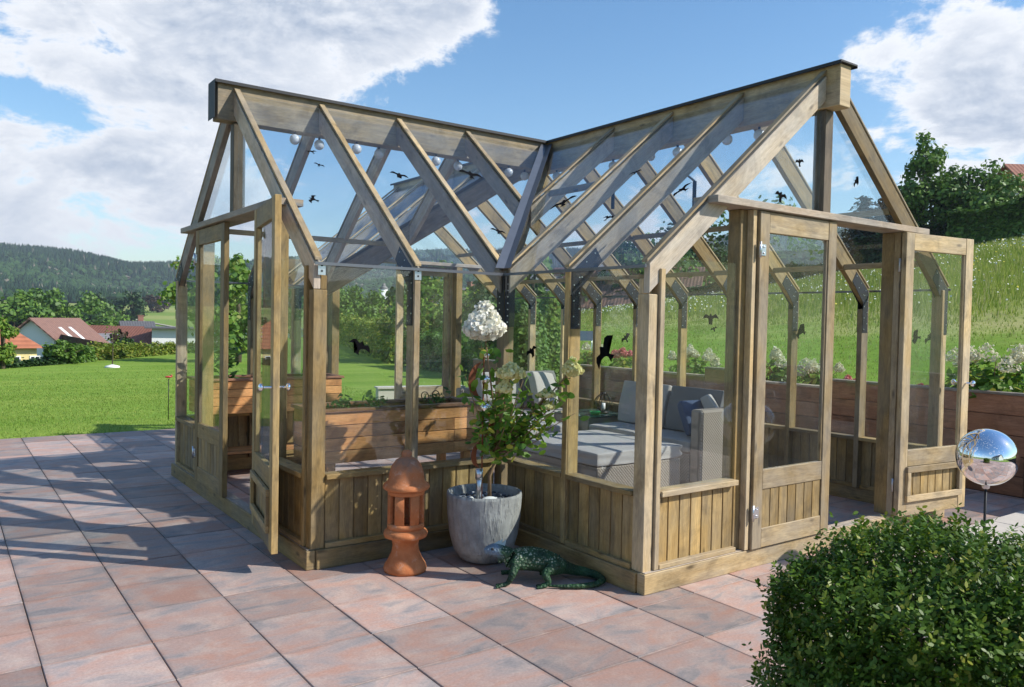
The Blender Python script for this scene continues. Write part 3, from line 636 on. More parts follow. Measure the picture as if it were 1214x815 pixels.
def cushion(name,c,sz,mat,parent,rot=(0,0,0),puff=.35,label=None):
    me=bpy.data.meshes.new(name); bm=bmesh.new(); bmesh.ops.create_cube(bm,size=1); bmesh.ops.subdivide_edges(bm,edges=bm.edges[:],cuts=5,use_grid_fill=True)
    for v in bm.verts:
        x,y,z=[q*2 for q in v.co]; k=min(sz); r=min(.5,.045/k) if puff<.5 else .5
        rx=(1-x**8*.04*puff*4); 
        th=1-.55*puff*((abs(x)**3+abs(y)**3)/2 if sz[2]==k else (abs(x)**3+abs(z)**3)/2 if sz[1]==k else (abs(y)**3+abs(z)**3)/2)
        q=[x*sz[0]/2,y*sz[1]/2,z*sz[2]/2]; i=sz.index(k); q[i]*=th; 
        j=1+.02*math.sin(7*x+3*y+c[0]*9)*math.cos(5*z+4*y)
        v.co=V(q)*j
    bm.to_mesh(me); bm.free(); me.materials.append(mat); o=bpy.data.objects.new(name,me); COL.objects.link(o); o.rotation_euler=rot
    for p in me.polygons: p.use_smooth=True
    if parent is not None: o.parent=parent; o.location=V(c)-parent.location
    else: o.location=c
    b=o.modifiers.new('bevel','BEVEL'); b.width=.012; b.segments=2; s=o.modifiers.new('s','SUBSURF'); s.levels=s.render_levels=1
    if label: o['label']=label
    return o
def sofa(x0,x1,y0,y1,label,back,arm0=True,arm1=False,seats=2):
    o=empty('wicker_sofa',((x0+x1)/2,(y0+y1)/2,0),label,'sofa')
    mb=MB(); t_=.15
    if back=='x': # back along +x side
        mb.box(x0,x1-t_,y0+(t_ if arm0 else 0)+.001,y1-(t_ if arm1 else 0)-.001,.04,.31,axis=1); mb.build('base',wk,o,bevel=.008)
        mb=MB(); mb.box(x1-t_+.001,x1,y0+(t_ if arm0 else 0)+.001,y1,.04,.72,axis=1); mb.build('back_frame',wk,o,bevel=.02)
        if arm0: mb=MB(); mb.box(x0,x1,y0,y0+t_,.04,.74,axis=0); mb.build('armrest',wk,o,bevel=.02)
        n=seats; L=(y1-y0-(t_ if arm0 else 0))/n
        for i in range(n):
            yc=y0+(t_ if arm0 else 0)+(i+.5)*L
            cushion('seat_cushion',((x0+x1-t_)/2,yc,.375),[x1-t_-x0-.01,L-.01,.13],cush,o); cushion('back_cushion',(x1-t_-.13,yc,.66),[.20,L-.04,.46],cushd if i==0 else cush,o,(0,.22,0),.7)
    else:
        mb.box(x0+(t_ if arm0 else 0),x1,y0,y1-t_,.04,.31,axis=0); mb.build('base',wk,o,bevel=.008)
        mb=MB(); mb.box(x0,x1,y1-t_+.001,y1,.04,.70,axis=0); mb.build('back_frame',wk,o,bevel=.02)
        if arm0: mb=MB(); mb.box(x0,x0+t_-.001,y0,y1-t_,.04,.60,axis=1); mb.build('armrest',wk,o,bevel=.02)
        xs=x0+(t_ if arm0 else 0); L=(x1-xs)/seats
        for i in range(seats):
            xc=xs+(i+.5)*L
            cushion('seat_cushion',(xc,(y0+y1-t_)/2,.375),[L-.01,y1-t_-y0-.01,.13],cush,o); cushion('back_cushion',(xc,y1-t_-.13,.67),[L-.05,.2,.46],cushd if i else cush,o,(-.2,0,.06*(i-1)),.7)
    for xx in (x0+.05,x1-.05):
        for yy in (y0+.05,y1-.05):
            mb=MB(); mb.box(xx-.02,xx+.02,yy-.02,yy+.02,.002,.0395,axis=2); mb.build('foot',M['black'],o)
    return o
sofa(2.52,3.32,1.75,3.35,'wicker sofa nearest the right doors, with its woven arm towards them','x')
sofa(1.95,3.32,4.35,5.2,'far wicker sofa with dark back cushions beyond the glass-topped table','y',True)
cushion('striped_cushion',(3.05,2.02,.66),[.42,.14,.38],cush,None,(-.55,.1,.5),.8); tag(bpy.data.objects['striped_cushion'],'pale scatter cushion leaning over the woven sofa arm','cushion')
c2=cushion('scatter_cushion',(2.86,2.06,.62),[.40,.13,.36],navy,None,(-.6,0,-.3),.8); tag(c2,'dark blue scatter cushion tucked behind the woven sofa arm','cushion')
c3=cushion('scatter_cushion',(2.95,4.7,.70),[.42,.14,.40],cush,None,(-.35,.1,.25),.8); tag(c3,'light grey scatter cushion on the far sofa beside the dark back cushion','cushion')
def ottoman(x0,x1,y0,y1,label):
    o=empty('wicker_footstool',((x0+x1)/2,(y0+y1)/2,0),label,'footstool')
    mb=MB(); mb.box(x0,x1,y0,y1,.03,.30,axis=0); mb.build('base',wk,o,bevel=.01)
    cushion('seat_cushion',((x0+x1)/2,(y0+y1)/2,.365),[x1-x0+.01,y1-y0+.01,.13],cush,o,(0,0,0),.22)
    for xx in (x0+.05,x1-.05):
        for yy in (y0+.05,y1-.05):
            mb=MB(); mb.box(xx-.02,xx+.02,yy-.02,yy+.02,.002,.0295,axis=2); mb.build('foot',M['black'],o)
ottoman(1.31,2.35,1.85,3.02,'large wicker footstool with a light grey cushion, nearest the glass wall behind the iguana')
ottoman(1.66,2.38,3.42,4.12,'smaller wicker footstool with a light grey cushion, behind the large footstool')
tb=empty('side_table',(2.95,3.75,0),'low wicker table with a glass top between the two sofas','table')
mb=MB(); mb.box(2.62,3.25,3.46,4.08,.03,.475,axis=0); mb.build('base',wk,tb,bevel=.008)
mb=MB(); mb.box(2.61,3.26,3.45,4.09,.480,.488,axis=0); gt,t,out=newmat('table_glass'); b=princ(t,out,(.12,.2,.19),.03); b.inputs['Transmission Weight'].default_value=.4; mb.build('glass_top',gt,tb)
for xx in (2.66,3.2):
    for yy in (3.5,4.03):
        mb=MB(); mb.box(xx-.02,xx+.02,yy-.02,yy+.02,.002,.0295,axis=2); mb.build('foot',M['black'],tb)
wl=empty('wire_lantern',(3.02,3.66,.489),'dark round wire lantern on the glass-topped table','lantern')
mb=MB()
for k in range(10):
    a=2*math.pi*k/10; mb.tube([((.03+.075*math.sin(math.pi*q/8))*math.cos(a),(.03+.075*math.sin(math.pi*q/8))*math.sin(a),.03+.2*q/8) for q in range(9)],.004,5)
mb.lathe([(0,0),(.06,0),(.06,.02),(.03,.035),(0,.035)],seg=16); mb.lathe([(0,.25),(.035,.24),(.035,.225),(0,.22)],seg=16); mb.build('cage',iron,wl,inv=False)
mb=MB(); mb.lathe([(0,.036),(.025,.036),(.025,.12),(0,.12)],seg=14); mb.build('candle',M['white'],wl,inv=False)
mb=MB(); mb.lathe([(0,0),(.05,0),(.065,.03),(.06,.035),(.045,.008),(0,.008)],seg=18); o=mb.build('bowl',plain('green_ceramic',(.03,.35,.10),.3),loc=(2.86,3.62,.489)); tag(o,'small bright green bowl beside the wire lantern on the table','bowl')
# ------------------------------------------------------------------ terracotta lantern
tm,t,out=newmat('terracotta'); tc=N(t,'ShaderNodeTexCoord'); n=N(t,'ShaderNodeTexNoise',ins={0:tc.outputs['Object'],2:7.,3:6.,4:.65}); n2=N(t,'ShaderNodeTexNoise',ins={0:tc.outputs['Object'],2:90.,3:3.})
c=mixc(t,ramp(t,n.outputs[0],[(.35,0.),(.7,1.)]),(.42,.135,.05),(.60,.24,.10)); spz=N(t,'ShaderNodeSeparateXYZ',ins={0:tc.outputs['Object']})
moss=MA(t,'MULTIPLY',ramp(t,spz.outputs[2],[(.50,0.),(.66,1.)]),ramp(t,n.outputs[0],[(.40,0.),(.62,.85)])); c=mixc(t,moss,c,(.20,.13,.10)); lb=N(t,'ShaderNodeTexNoise',ins={0:tc.outputs['Object'],2:19.,3:7.,4:.7}); c=mixc(t,ramp(t,lb.outputs[0],[(.56,0.),(.74,.55)]),c,(.60,.42,.32)); c=mixc(t,ramp(t,lb.outputs[0],[(.28,.6),(.42,0.)]),c,(.22,.08,.035))
princ(t,out,c,.85,0,MA(t,'ADD',n2.outputs[0],n.outputs[0]),.4,.004,spec=.2)
tl=empty('terracotta_lantern',(-.93,1.10,0),'tall terracotta garden lantern with a domed roof and slotted body on the patio','lantern')
mb=MB(); mb.lathe([(0,.002),(.128,.002),(.132,.02),(.125,.045),(.105,.075),(.085,.12),(.078,.16),(.083,.19),(.098,.205),(.130,.215),(.135,.235),(.128,.25),(.108,.262),(.108,.268),(.0,.268)],seg=44); mb.build('pedestal',tm,tl,inv=False)
mb=MB(); ns=7
for k in range(ns):
    a=2*math.pi*k/ns+.25; da=2*math.pi/ns*.30
    mb.lathe([(.092,.300),(.112,.300),(.112,.475),(.092,.475),(.092,.300)],seg=5,a0=a-da,a1=a+da)
    for s in (-1,1):
        b_=a+s*da; P=[(r_*math.cos(b_),r_*math.sin(b_),z_) for r_,z_ in ((.092,.3),(.112,.3),(.112,.475),(.092,.475))]
        mb.add(P,[(0,1,2,3)],[[(0,0)]*4])
mb.lathe([(.092,.268),(.113,.268),(.113,.300),(.092,.300),(.092,.268)],seg=44); mb.lathe([(.092,.475),(.112,.475),(.114,.505),(.092,.505),(.092,.475)],seg=44)
mb.build('body',tm,tl,inv=False)
mb=MB(); mb.lathe([(.0,.507),(.135,.506),(.143,.516),(.138,.535),(.112,.555),(.105,.600),(.092,.645),(.066,.682),(.036,.700),(.026,.704),(.032,.715),(.030,.730),(.014,.742),(0,.744)],seg=44); mb.build('roof',tm,tl,inv=False)
# ------------------------------------------------------------------ concrete pot, stones, hydrangea, spiral stake
PX,PY=-.40,1.03
pm,t,out=newmat('concrete'); tc=N(t,'ShaderNodeTexCoord'); n=N(t,'ShaderNodeTexNoise',ins={0:tc.outputs['Object'],2:6.,3:8.,4:.7}); mp=N(t,'ShaderNodeMapping',ins={0:tc.outputs['Object'],3:(45,45,9)}); n2=N(t,'ShaderNodeTexNoise',ins={0:mp.outputs[0],2:1.,3:5.})
princ(t,out,mixc(t,ramp(t,n.outputs[0],[(.35,0.),(.65,1.)]),(.23,.225,.22),(.40,.395,.38)),.9,0,MA(t,'ADD',ramp(t,n2.outputs[0],[(.5,0.),(.66,1.)]),n.outputs[0]),.7,.008,spec=.2)
po=empty('concrete_pot',(PX,PY,0),'large grey concrete pot with a rough drip texture, holding the hydrangea','pot')
mb=MB(); mb.lathe([(0,.002),(.115,.002),(.150,.02),(.195,.085),(.222,.18),(.236,.30),(.243,.425),(.240,.445),(.228,.445),(.222,.42),(.21,.33),(0,.33)],seg=56); mb.build('bowl',pm,po,inv=False)
sv,sf,tn=[],[],[]
stm,t,out=newmat('pebble'); at=N(t,'ShaderNodeAttribute',attribute_name='tone'); sp=N(t,'ShaderNodeSeparateColor',ins={0:at.outputs[0]}); princ(t,out,ramp(t,sp.outputs[0],[(0.,(.03,.035,.045)),(.6,(.13,.14,.16)),(.78,(.3,.3,.31)),(.85,(.75,.74,.72))]),.5)
mb=MB()
for k in range(190):
    r_=.195*math.sqrt(random.random()); a=random.random()*6.28; s=random.uniform(.010,.022)
    mb.ball((r_*math.cos(a),r_*math.sin(a),.385+random.uniform(0,.018)),s,7,5,sq=(random.uniform(.8,1.5),random.uniform(.8,1.3),.65))
mb.lathe([(0,.375),(.2225,.375)],seg=30,tone=(0.02,0,0))
o=mb.build('gravel_mulch',stm,loc=(PX,PY,0)); tag(o,'grey pebbles covering the soil in the concrete pot','pebbles',kind='stuff')
mb=MB(); mb.ball((0,0,0),.05,16,10,sq=(1.2,.8,.55),tone=(.95,0,0)); o=mb.build('white_stone',stm,loc=(PX-.05,PY-.13,.412)); tag(o,'rounded white stone lying on the pebbles in the pot','stone')
hl_leaf=leafmat('hydrangea_leaf',(.055,.15,.014),(.24,.40,.045),.45,.45,c3=(.50,.47,.07))
bark=plain('hydrangea_stem',(.24,.15,.08),.8,0,.3,30)
pw,t,out=newmat('white_petal'); at=N(t,'ShaderNodeAttribute',attribute_name='tone'); sp=N(t,'ShaderNodeSeparateColor',ins={0:at.outputs[0]}); c=mixc(t,sp.outputs[0],(.84,.82,.68),(.88,.86,.80)); b=princ(t,out,c,.7); tr_=N(t,'ShaderNodeBsdfTranslucent',ins={0:c}); ms=N(t,'ShaderNodeMixShader',ins={0:.3,1:b.outputs[0],2:tr_.outputs[0]}); t.links.new(ms.outputs[0],out.inputs[0])
py=leafmat('yellow_petal',(.76,.70,.28),(.90,.85,.52),.3,.7); pp=leafmat('pink_petal',(.55,.10,.13),(.80,.32,.32),.3,.7); pc=leafmat('cream_petal',(.62,.58,.38),(.80,.78,.62),.3,.7)
def head(c,r,h,mat,parent,n=420,ps=.022,cone=.55,name='flower_head',loc=True):
    u=sph(n); z=u[:,2]; k=np.where(z>0,1-cone*z,1.0)*(1+.12*rng.normal(0,1,n)*0); lump=(1+.13*np.sin(u[:,0]*9+1)*np.sin(u[:,1]*11+2)*np.cos(z*8))*rng.uniform(.80,1.08,n)
    z=np.where(z<0,z*.45,z); P=np.c_[u[:,0]*r*k*lump,u[:,1]*r*k*lump,z*h*lump]+np.array(c); 
    n_=u.copy(); return quads_mesh(name,leaves(P,n_,rng.uniform(.6,1.3,n)*ps,.95,.75),6,rng.random((n,3)),mat,parent)
hy=empty('hydrangea_standard',(PX,PY,.39),'potted hydrangea with one white cone and pale yellow flower heads, in the concrete pot','hydrangea')
HB=V((PX,PY,.39))
stems=[]; mb=MB()
def L(p): return tuple(V(p)-HB)
heads=[((-.553,.841,1.50),.118,.15,pw,1700,.034),((-.478,.653,1.23),.085,.062,py,650,.024),((-.511,.673,1.14),.05,.05,py,260,.022),((-.183,.441,1.257),.062,.075,py,460,.022),((-.275,.564,1.104),.060,.030,py,300,.02),((-.267,.555,1.03),.045,.028,py,200,.02)]
fork=V((PX+.035,PY-.05,.70))
mb.tube([L((PX+.02,PY-.03,.38)),L((PX+.01,PY-.04,.55)),L((PX+.05,PY-.06,.66)),L(fork)],[.014,.012,.011,.010],8)
tips=[]
lp=[]
for (c,r,h,mm,n,ps) in heads:
    c=V(c); mid=fork.lerp(c,.45)+V((random.uniform(-.05,.05),random.uniform(-.05,.05),-.02)); mb.tube([L(fork),L(mid),L(c)],[.009,.006,.004],7); lp.append((fork,mid,c))
ENDS=[(-0.22, 0.46, 1.11), (-0.17, 0.42, 1.0), (-0.25, 0.54, 0.92), (-0.31, 0.58, 0.83), (-0.43, 0.55, 1.06), (-0.53, 0.62, 0.95), (-0.61, 0.87, 1.08), (-0.6, 0.73, 0.84), (-0.62, 0.94, 1.2), (-0.52, 0.75, 1.29), (-0.46, 0.63, 0.78), (-0.32, 0.53, 1.1), (-0.33, 0.73, 1.18), (-0.36, 0.87, 1.07), (-0.51, 0.93, 1.39), (-0.29, 0.45, 1.03), (-0.27, 0.68, 0.94), (-0.42, 0.91, 0.99)]
for k in range(len(ENDS)+6):
    a=random.uniform(0,6.28); rr_=random.uniform(.06,.20); c=V(ENDS[k]) if k<len(ENDS) else fork+V((rr_*math.cos(a)+.03,rr_*.7*math.sin(a),random.uniform(0.1,.42))); mid=fork.lerp(c,.5)+V((0,0,-.03)); mb.tube([L(fork),L(mid),L(c)],[.007,.004,.002],6); lp.append((fork,mid,c))
mb.build('stem',bark,hy,inv=False)
cs=[];ns_=[]
for (a,b_,c) in lp:
    for q in range(24):
        t_=random.uniform(.34,1.04); p=(a.lerp(b_,t_*2) if t_<.5 else b_.lerp(c,t_*2-1)); o_=V((random.gauss(0,.038),random.gauss(0,.038),random.gauss(0,.034))); cs.append(tuple(p+o_-HB)); ns_.append((o_.x*4,o_.y*4,.8))
cs=np.array(cs); quads_mesh('foliage',leaves(cs,np.array(ns_),rng.uniform(.04,.085,len(cs)),.52,.6),6,rng.random((len(cs),3)),hl_leaf,hy)
for (c,r,h,mm,n,ps) in heads: head(L(c),r,h,mm,hy,n,ps)
rust=plain('rusty_steel',(.24,.075,.03),.8,.2,.4,25)
sp_=empty('garden_spiral',(-.49,.93,.40),'rusty crescent garden stake with mirrored balls, stuck in the concrete pot','garden stake')
mb=MB(); mb.tube([(0,0,-.02),(0,0,.93)],.005,8); mb.build('rod',rust,sp_,inv=False)
mb=MB(); mb.tube([(-.02,0,-.0),(-.02,0,.19)],.017,12); mb.tube([(-.02,0,.15),(-.02,0,.215)],.024,12); mb.build('holder',M['steel'],sp_,inv=False)
for z,r_ in ((.925,.019),(.775,.026),(.60,.033)):
    mb=MB(); mb.ball((0,-.03,z),r_,20,14); mb.build('mirror_ball',M['chrome'],sp_,inv=False)
for z,s,fl in ((.77,.11,1),(.50,.09,-1),(.30,.08,1)):
    mb=MB(); pts=[]
    for k in range(13):
        a=math.radians(-75+150*k/12); pts.append((a,s,s*.72))
    out_=[(-fl*s*math.cos(a),0,z+s*math.sin(a)*1.05) for a,_,_ in pts]; inn=[(-fl*(s*.62*math.cos(a)-s*.0),0,z+s*math.sin(a)*1.05) for a,_,_ in reversed(pts)]
    inn=inn[1:-1]
    for k in range(12):
        a0,a1=[math.radians(-75+150*q/12) for q in (k,k+1)]
        P=[(-fl*s*math.cos(a0),-.0,z+s*math.sin(a0)*1.05),(-fl*s*math.cos(a1),0,z+s*math.sin(a1)*1.05),(-fl*s*.55*math.cos(a1),0,z+s*math.sin(a1)*1.05),(-fl*s*.55*math.cos(a0),0,z+s*math.sin(a0)*1.05)]
        mb.prism(P,(0,.006,0))
    mb.build('crescent',rust,sp_,inv=False)
# ------------------------------------------------------------------ iguana figure (one skinned body)
im,t,out=newmat('iguana_patina'); tc=N(t,'ShaderNodeTexCoord'); s_=N(t,'ShaderNodeSeparateXYZ',ins={0:tc.outputs['Object']}); vo=N(t,'ShaderNodeTexVoronoi',ins={0:tc.outputs['Object'],2:62.}); n=N(t,'ShaderNodeTexNoise',ins={0:tc.outputs['Object'],2:14.,3:5.})
c=mixc(t,ramp(t,n.outputs[0],[(.35,0.),(.7,1.)]),(.008,.030,.014),(.028,.085,.034))
back=ramp(t,s_.outputs[2],[(.10,0.),(.155,1.)]); fl_=MA(t,'MULTIPLY',MA(t,'MULTIPLY',ramp(t,vo.outputs['Distance'],[(.18,1.),(.42,0.)]),back),ramp(t,n.outputs[0],[(.38,0.),(.58,1.)]))
c=mixc(t,fl_,c,(.42,.45,.33)); hd=ramp(t,s_.outputs[0],[(-.300/1,0.),(-.29,0.)]); nzz=MA(t,'MULTIPLY_ADD',n.outputs[0],.12,-.06); hdm=ramp(t,MA(t,'ADD',MA(t,'ADD',s_.outputs[0],.72),nzz),[(.455,1.),(.50,0.)]); hup=ramp(t,MA(t,'ADD',s_.outputs[2],nzz),[(.14,0.),(.18,1.)])
c=mixc(t,MA(t,'MULTIPLY',hdm,hup),c,mixc(t,n.outputs[0],(.07,.12,.19),(.25,.32,.37)))
princ(t,out,c,.6,0,vo.outputs['Distance'],1.0,.008,spec=.35)
def skin(name,verts,edges,rad,mat,parent=None,sub=2,root=0):
    me=bpy.data.meshes.new(name); me.from_pydata(verts,edges,[]); o=bpy.data.objects.new(name,me); COL.objects.link(o)
    m=o.modifiers.new('skin','SKIN'); m.use_smooth_shade=True
    for i,r in enumerate(rad):
        r=r if isinstance(r,tuple) else (r,r); o.data.skin_vertices[0].data[i].radius=r
    for i in range(len(rad)): o.data.skin_vertices[0].data[i].use_root=(i==root)
    if sub: s=o.modifiers.new('sub','SUBSURF'); s.levels=s.render_levels=sub
    me.materials.append(mat)
    if parent is not None: o.parent=parent
    return o
vs=[];ed=[];rd=[]
def chain(pts,start=None):
    prev=start; first=None
    for p in pts:
        vs.append(tuple(p[:3])); rd.append(p[3]); i=len(vs)-1
        if prev is not None: ed.append((prev,i))
        prev=i
        if first is None: first=i
    return first,prev
# spine: pelvis -> chest -> neck -> snout
chain([(.075,0,.115,.052),(.02,0,.135,.062),(-.06,0,.148,.068),(-.13,0,.148,.060),(-.185,0,.158,.046),(-.225,0,.185,.040),(-.265,-.005,.208,.040),(-.305,-.01,.20,.030),(-.34,-.012,.188,.016)])
chain([(.13,.02,.085,.040),(.19,.045,.06,.033),(.26,.055,.045,.028),(.33,.03,.034,.023),(.36,-.04,.028,.020),(.31,-.10,.024,.017),(.22,-.125,.020,.014),(.12,-.13,.018,.011),(.03,-.12,.016,.006)],0)
chain([(-.235,-.01,.15,.022),(-.245,-.012,.115,.010)],5)   # dewlap
for (st,hx,sy) in ((3,-.15,-1),(3,-.12,1),(0,.07,-1),(0,.10,1)):
    if hx<0: f,l=chain([(hx-.005,sy*.075,.125,.027),(hx-.02,sy*.105,.075,.020),(hx-.045,sy*.105,.022,.014),(hx-.075,sy*.11,.012,.012)],st)
    else: f,l=chain([(hx-.01,sy*.07,.105,.034),(hx-.06,sy*.10,.085,.026),(hx-.03,sy*.115,.035,.017),(hx-.06,sy*.12,.013,.012)],st)
    for k in (-1,0,1): chain([(hx-.115-(.02 if hx>0 else 0)+(0 if hx<0 else .03),sy*(.115+.002)+k*.026,.008,.006)],l)
ig=empty('iguana_figure',(-.345,.49,.0),'green iguana figure with a blue-grey head, beside the concrete pot','figurine',rz=math.radians(-35))
rd=[(r*1.22 if i<9 else r*1.12) for i,r in enumerate(rd)]
skin('body',vs,ed,rd,im,ig,2,0); ig.scale=(1.02,1.08,.92)
mb=MB()
for k in range(15):
    x=-.21+k*.022; z=.185+.028*math.sin((x+.21)/.33*3.14) if x<.1 else .15; z=.205-.0*k if k<1 else .19+.028*math.sin((k)/14*3.1)-(.0035*max(0,k-7))
    mb.add([(x-.010,-.003,z-.01),(x+.012,-.003,z-.01),(x+.012,.003,z-.01),(x-.010,.003,z-.01),(x+.008,0,z+.009)],[(0,1,4),(1,2,4),(2,3,4),(3,0,4)],[[(0,0)]*3]*4)
mb.build('crest',im,ig,inv=False)
mb=MB()
for x,z,h in ((-.235,.238,.035),(-.255,.245,.03),(-.275,.243,.02)): mb.add([(x-.014,-.012,z-.01),(x+.02,-.012,z-.01),(x+.02,.006,z-.01),(x-.014,.006,z-.01),(x+.028,-.003,z+h)],[(0,1,4),(1,2,4),(2,3,4),(3,0,4)],[[(0,0)]*3]*4)
mb.build('head_crest',plain('pale_patina',(.35,.44,.44),.5),ig,inv=False)
for sy in (-1,1):
    mb=MB(); mb.ball((-.287,-.008+sy*.033,.217),.009,12,8); mb.build('eye',M['black'],ig,inv=False)
# ------------------------------------------------------------------ gazing ball
gb=empty('gazing_ball',(2.095,-.913,0),'mirrored gazing ball on a thin dark rod, behind the box bush','gazing ball')
mb=MB(); mb.tube([(0,0,.004),(0,0,.60)],.008,10); mb.build('rod',M['black'],gb,inv=False)
mb=MB(); mb.ball((0,0,.747),.178,64,40); mb.build('ball',M['chrome'],gb,inv=False)
mb=MB(); mb.lathe([(.012,.545),(.02,.55),(.026,.575),(.02,.585),(0,.585)],seg=16); mb.build('socket',M['steel'],gb,inv=False)
# ------------------------------------------------------------------ box bush in front
boxm=leafmat('box_leaf',(.020,.065,.006),(.125,.215,.018),.28,.42,.3,c3=(.34,.34,.05))
bc=V((-.775,-2.085,0)); CB=V((bc.x,bc.y,0))
bo=empty('box_bush',bc,'clipped round box bush in the right foreground','bush')
def bush_r(u): # unit directions -> radius factor
    return 1+.05*np.sin(u[:,0]*7+1)*np.cos(u[:,1]*6)+.05*np.sin(u[:,2]*9+u[:,0]*5)
nS=11500; u=sph(nS); u=u[u[:,2]>-.55]; nS=len(u); rad=np.array([.50,.50,.46]); dep=np.where(rng.random(nS)<.5,rng.uniform(.95,1.03,nS),rng.uniform(.5,1.0,nS))
sgn=np.sign(u)*np.abs(u)**.78; sgn/= (np.abs(sgn)**2.6).sum(1)[:,None]**(1/2.6)
P=sgn*rad*(bush_r(u)*dep)[:,None]+np.array([0,0,.435]); P+=rng.normal(0,.015,P.shape)
dr=u*[1,1,1]+np.array([0,0,.9])+rng.normal(0,.35,u.shape); dr/=np.linalg.norm(dr,axis=1)[:,None]; ln=rng.uniform(.04,.085,nS)*np.where(rng.random(nS)<.04,1.5,1)
cs=[];nn=[];ud=[];tn=[]
shade=rng.random(nS)
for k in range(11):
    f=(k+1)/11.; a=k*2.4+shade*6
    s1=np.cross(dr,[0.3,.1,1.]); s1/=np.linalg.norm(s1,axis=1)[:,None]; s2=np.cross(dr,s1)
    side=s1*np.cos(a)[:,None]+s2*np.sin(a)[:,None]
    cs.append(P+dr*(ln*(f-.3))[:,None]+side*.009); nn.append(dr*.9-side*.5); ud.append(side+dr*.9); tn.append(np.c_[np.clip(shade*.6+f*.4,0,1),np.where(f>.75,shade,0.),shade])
cs=np.concatenate(cs);nn=np.concatenate(nn);ud=np.concatenate(ud);tn=np.concatenate(tn); ok=cs[:,2]>.01
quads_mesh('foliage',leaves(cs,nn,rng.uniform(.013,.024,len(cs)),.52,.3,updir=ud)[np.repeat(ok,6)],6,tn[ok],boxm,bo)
mb=MB()
for k in range(46):
    a=random.random()*6.28; r0=random.uniform(0,.12); r1=random.uniform(.15,.45); z1=random.uniform(.3,.85)
    p1=V((r1*math.cos(a),r1*math.sin(a),z1)); mb.tube([(r0*math.cos(a),r0*math.sin(a),-.02),p1*.55+V((0,0,.02)),p1],[.009,.006,.003],6)
mb.build('twigs',plain('box_twig',(.22,.17,.10),.85),bo,inv=False)
mb=MB(); mb.ball((0,0,.38),.46,20,12,sq=(1.1,1.0,.72)); 
mb=MB(); mb.lathe([(0,0),(.7,0),(.7,.012),(0,.03)],seg=30); o=mb.build('soil_bed',soil,loc=(bc.x,bc.y,.002)); o['kind']='structure'
# pale kerb slabs to the right of the doors
kerbm=plain('pale_concrete',(.50,.46,.41),.85,0,.15,9,.3)
mb=MB()
for k in range(5): mb.box(2.55+k*.9,3.445+k*.9,-.86,-.36,-.01,.05,axis=0)
o=mb.build('kerb_slabs',kerbm,bevel=.006); o['kind']='structure'
stonem=plain('buff_stone',(.36,.27,.18),.9,0,.3,8,.6)
mb=MB()
for k in range(7): mb.box(2.45+k*.55,2.98+k*.55,-1.16+.01*(k%3),-.88,-.02,.035+.006*(k%2),axis=0)
o=mb.build('edging_stones',stonem,bevel=.02); o['kind']='structure'
# ------------------------------------------------------------------ timber retaining wall with beds
rw=empty('timber_retaining_wall',(4.9,3.5,0),'brown plank retaining wall of the raised flower bed along the right side','wall')
steps=[(-3.2,-.05,1.06),(-.05,1.95,.94),(1.95,3.05,.85),(3.05,3.75,.97),(3.75,6.3,.86),(6.3,9.3,.80)]
for y0,y1,zt in steps:
    mb=MB(); n=5; h=zt/n
    for k in range(n):
        yy=y0
        while yy<y1-.01:
            y2=min(y1,yy+random.uniform(1.5,2.6)); 
            if y1-y2<.3: y2=y1
            mb.box(4.87+(0.002 if k%2 else 0),4.93,yy+.002,y2-.002,k*h+.002,(k+1)*h-.003,axis=1); yy=y2
    mb.build('planks',M['larchdark'],rw,bevel=.004)
    mb=MB(); mb.box(4.862,5.0,y0+.001,y1-.001,zt-.002,zt+.022,axis=1); mb.build('coping',M['woodgrey'] if zt<1 else M['larchdark'],rw,bevel=.003)
# ------------------------------------------------------------------ terrain
def grassmat(name,c1,c2,c3,sc=1.0,b=.5):
    m,t,out=newmat(name); tc=N(t,'ShaderNodeTexCoord'); P=tc.outputs['Object']
    a=N(t,'ShaderNodeTexNoise',ins={0:P,2:.35*sc,3:5.,4:.6}); d=N(t,'ShaderNodeTexNoise',ins={0:P,2:14.*sc,3:6.,4:.7}); mp=N(t,'ShaderNodeMapping',ins={0:P,2:(0,0,math.radians(-35)),3:(.25,2.2,1)}); e_=N(t,'ShaderNodeTexNoise',ins={0:mp.outputs[0],2:1.*sc,3:3.})
    c=mixc(t,ramp(t,a.outputs[0],[(.35,0.),(.68,1.)]),c1,c2); c=mixc(t,MA(t,'MULTIPLY',ramp(t,e_.outputs[0],[(.45,0.),(.7,1.)]),.6),c,c3); 
    k=MA(t,'MULTIPLY_ADD',d.outputs[0],.9,.55); c=mixc(t,1.,c,N(t,'ShaderNodeCombineColor',ins={0:k,1:k,2:k}).outputs[0],'MULTIPLY')
    princ(t,out,c,.9,0,d.outputs[0],b,.05,spec=.15); return m
lawnm=grassmat('lawn_grass',(.115,.235,.022),(.165,.29,.035),(.20,.30,.055))
meadm=grassmat('meadow_grass',(.16,.22,.045),(.22,.25,.07),(.13,.22,.035),.8)
fieldm=grassmat('field_grass',(.19,.25,.06),(.27,.29,.09),(.22,.24,.08),.03,.2)
def sstep(a,b,x):
    t=np.clip((x-a)/(b-a),0,1); return t*t*(3-2*t)
AZS=np.array([-180,-60,-20,3,7,10,12.5,15,17.5,22,29,33,37,41,44,48,52,56,60,66,75,100,180.])
ELV=np.array([.05,.05,.06,.073,.070,.060,.062,.068,.066,.072,.086,.088,.094,.092,.090,.095,.108,.112,.112,.11,.10,.05,.05])
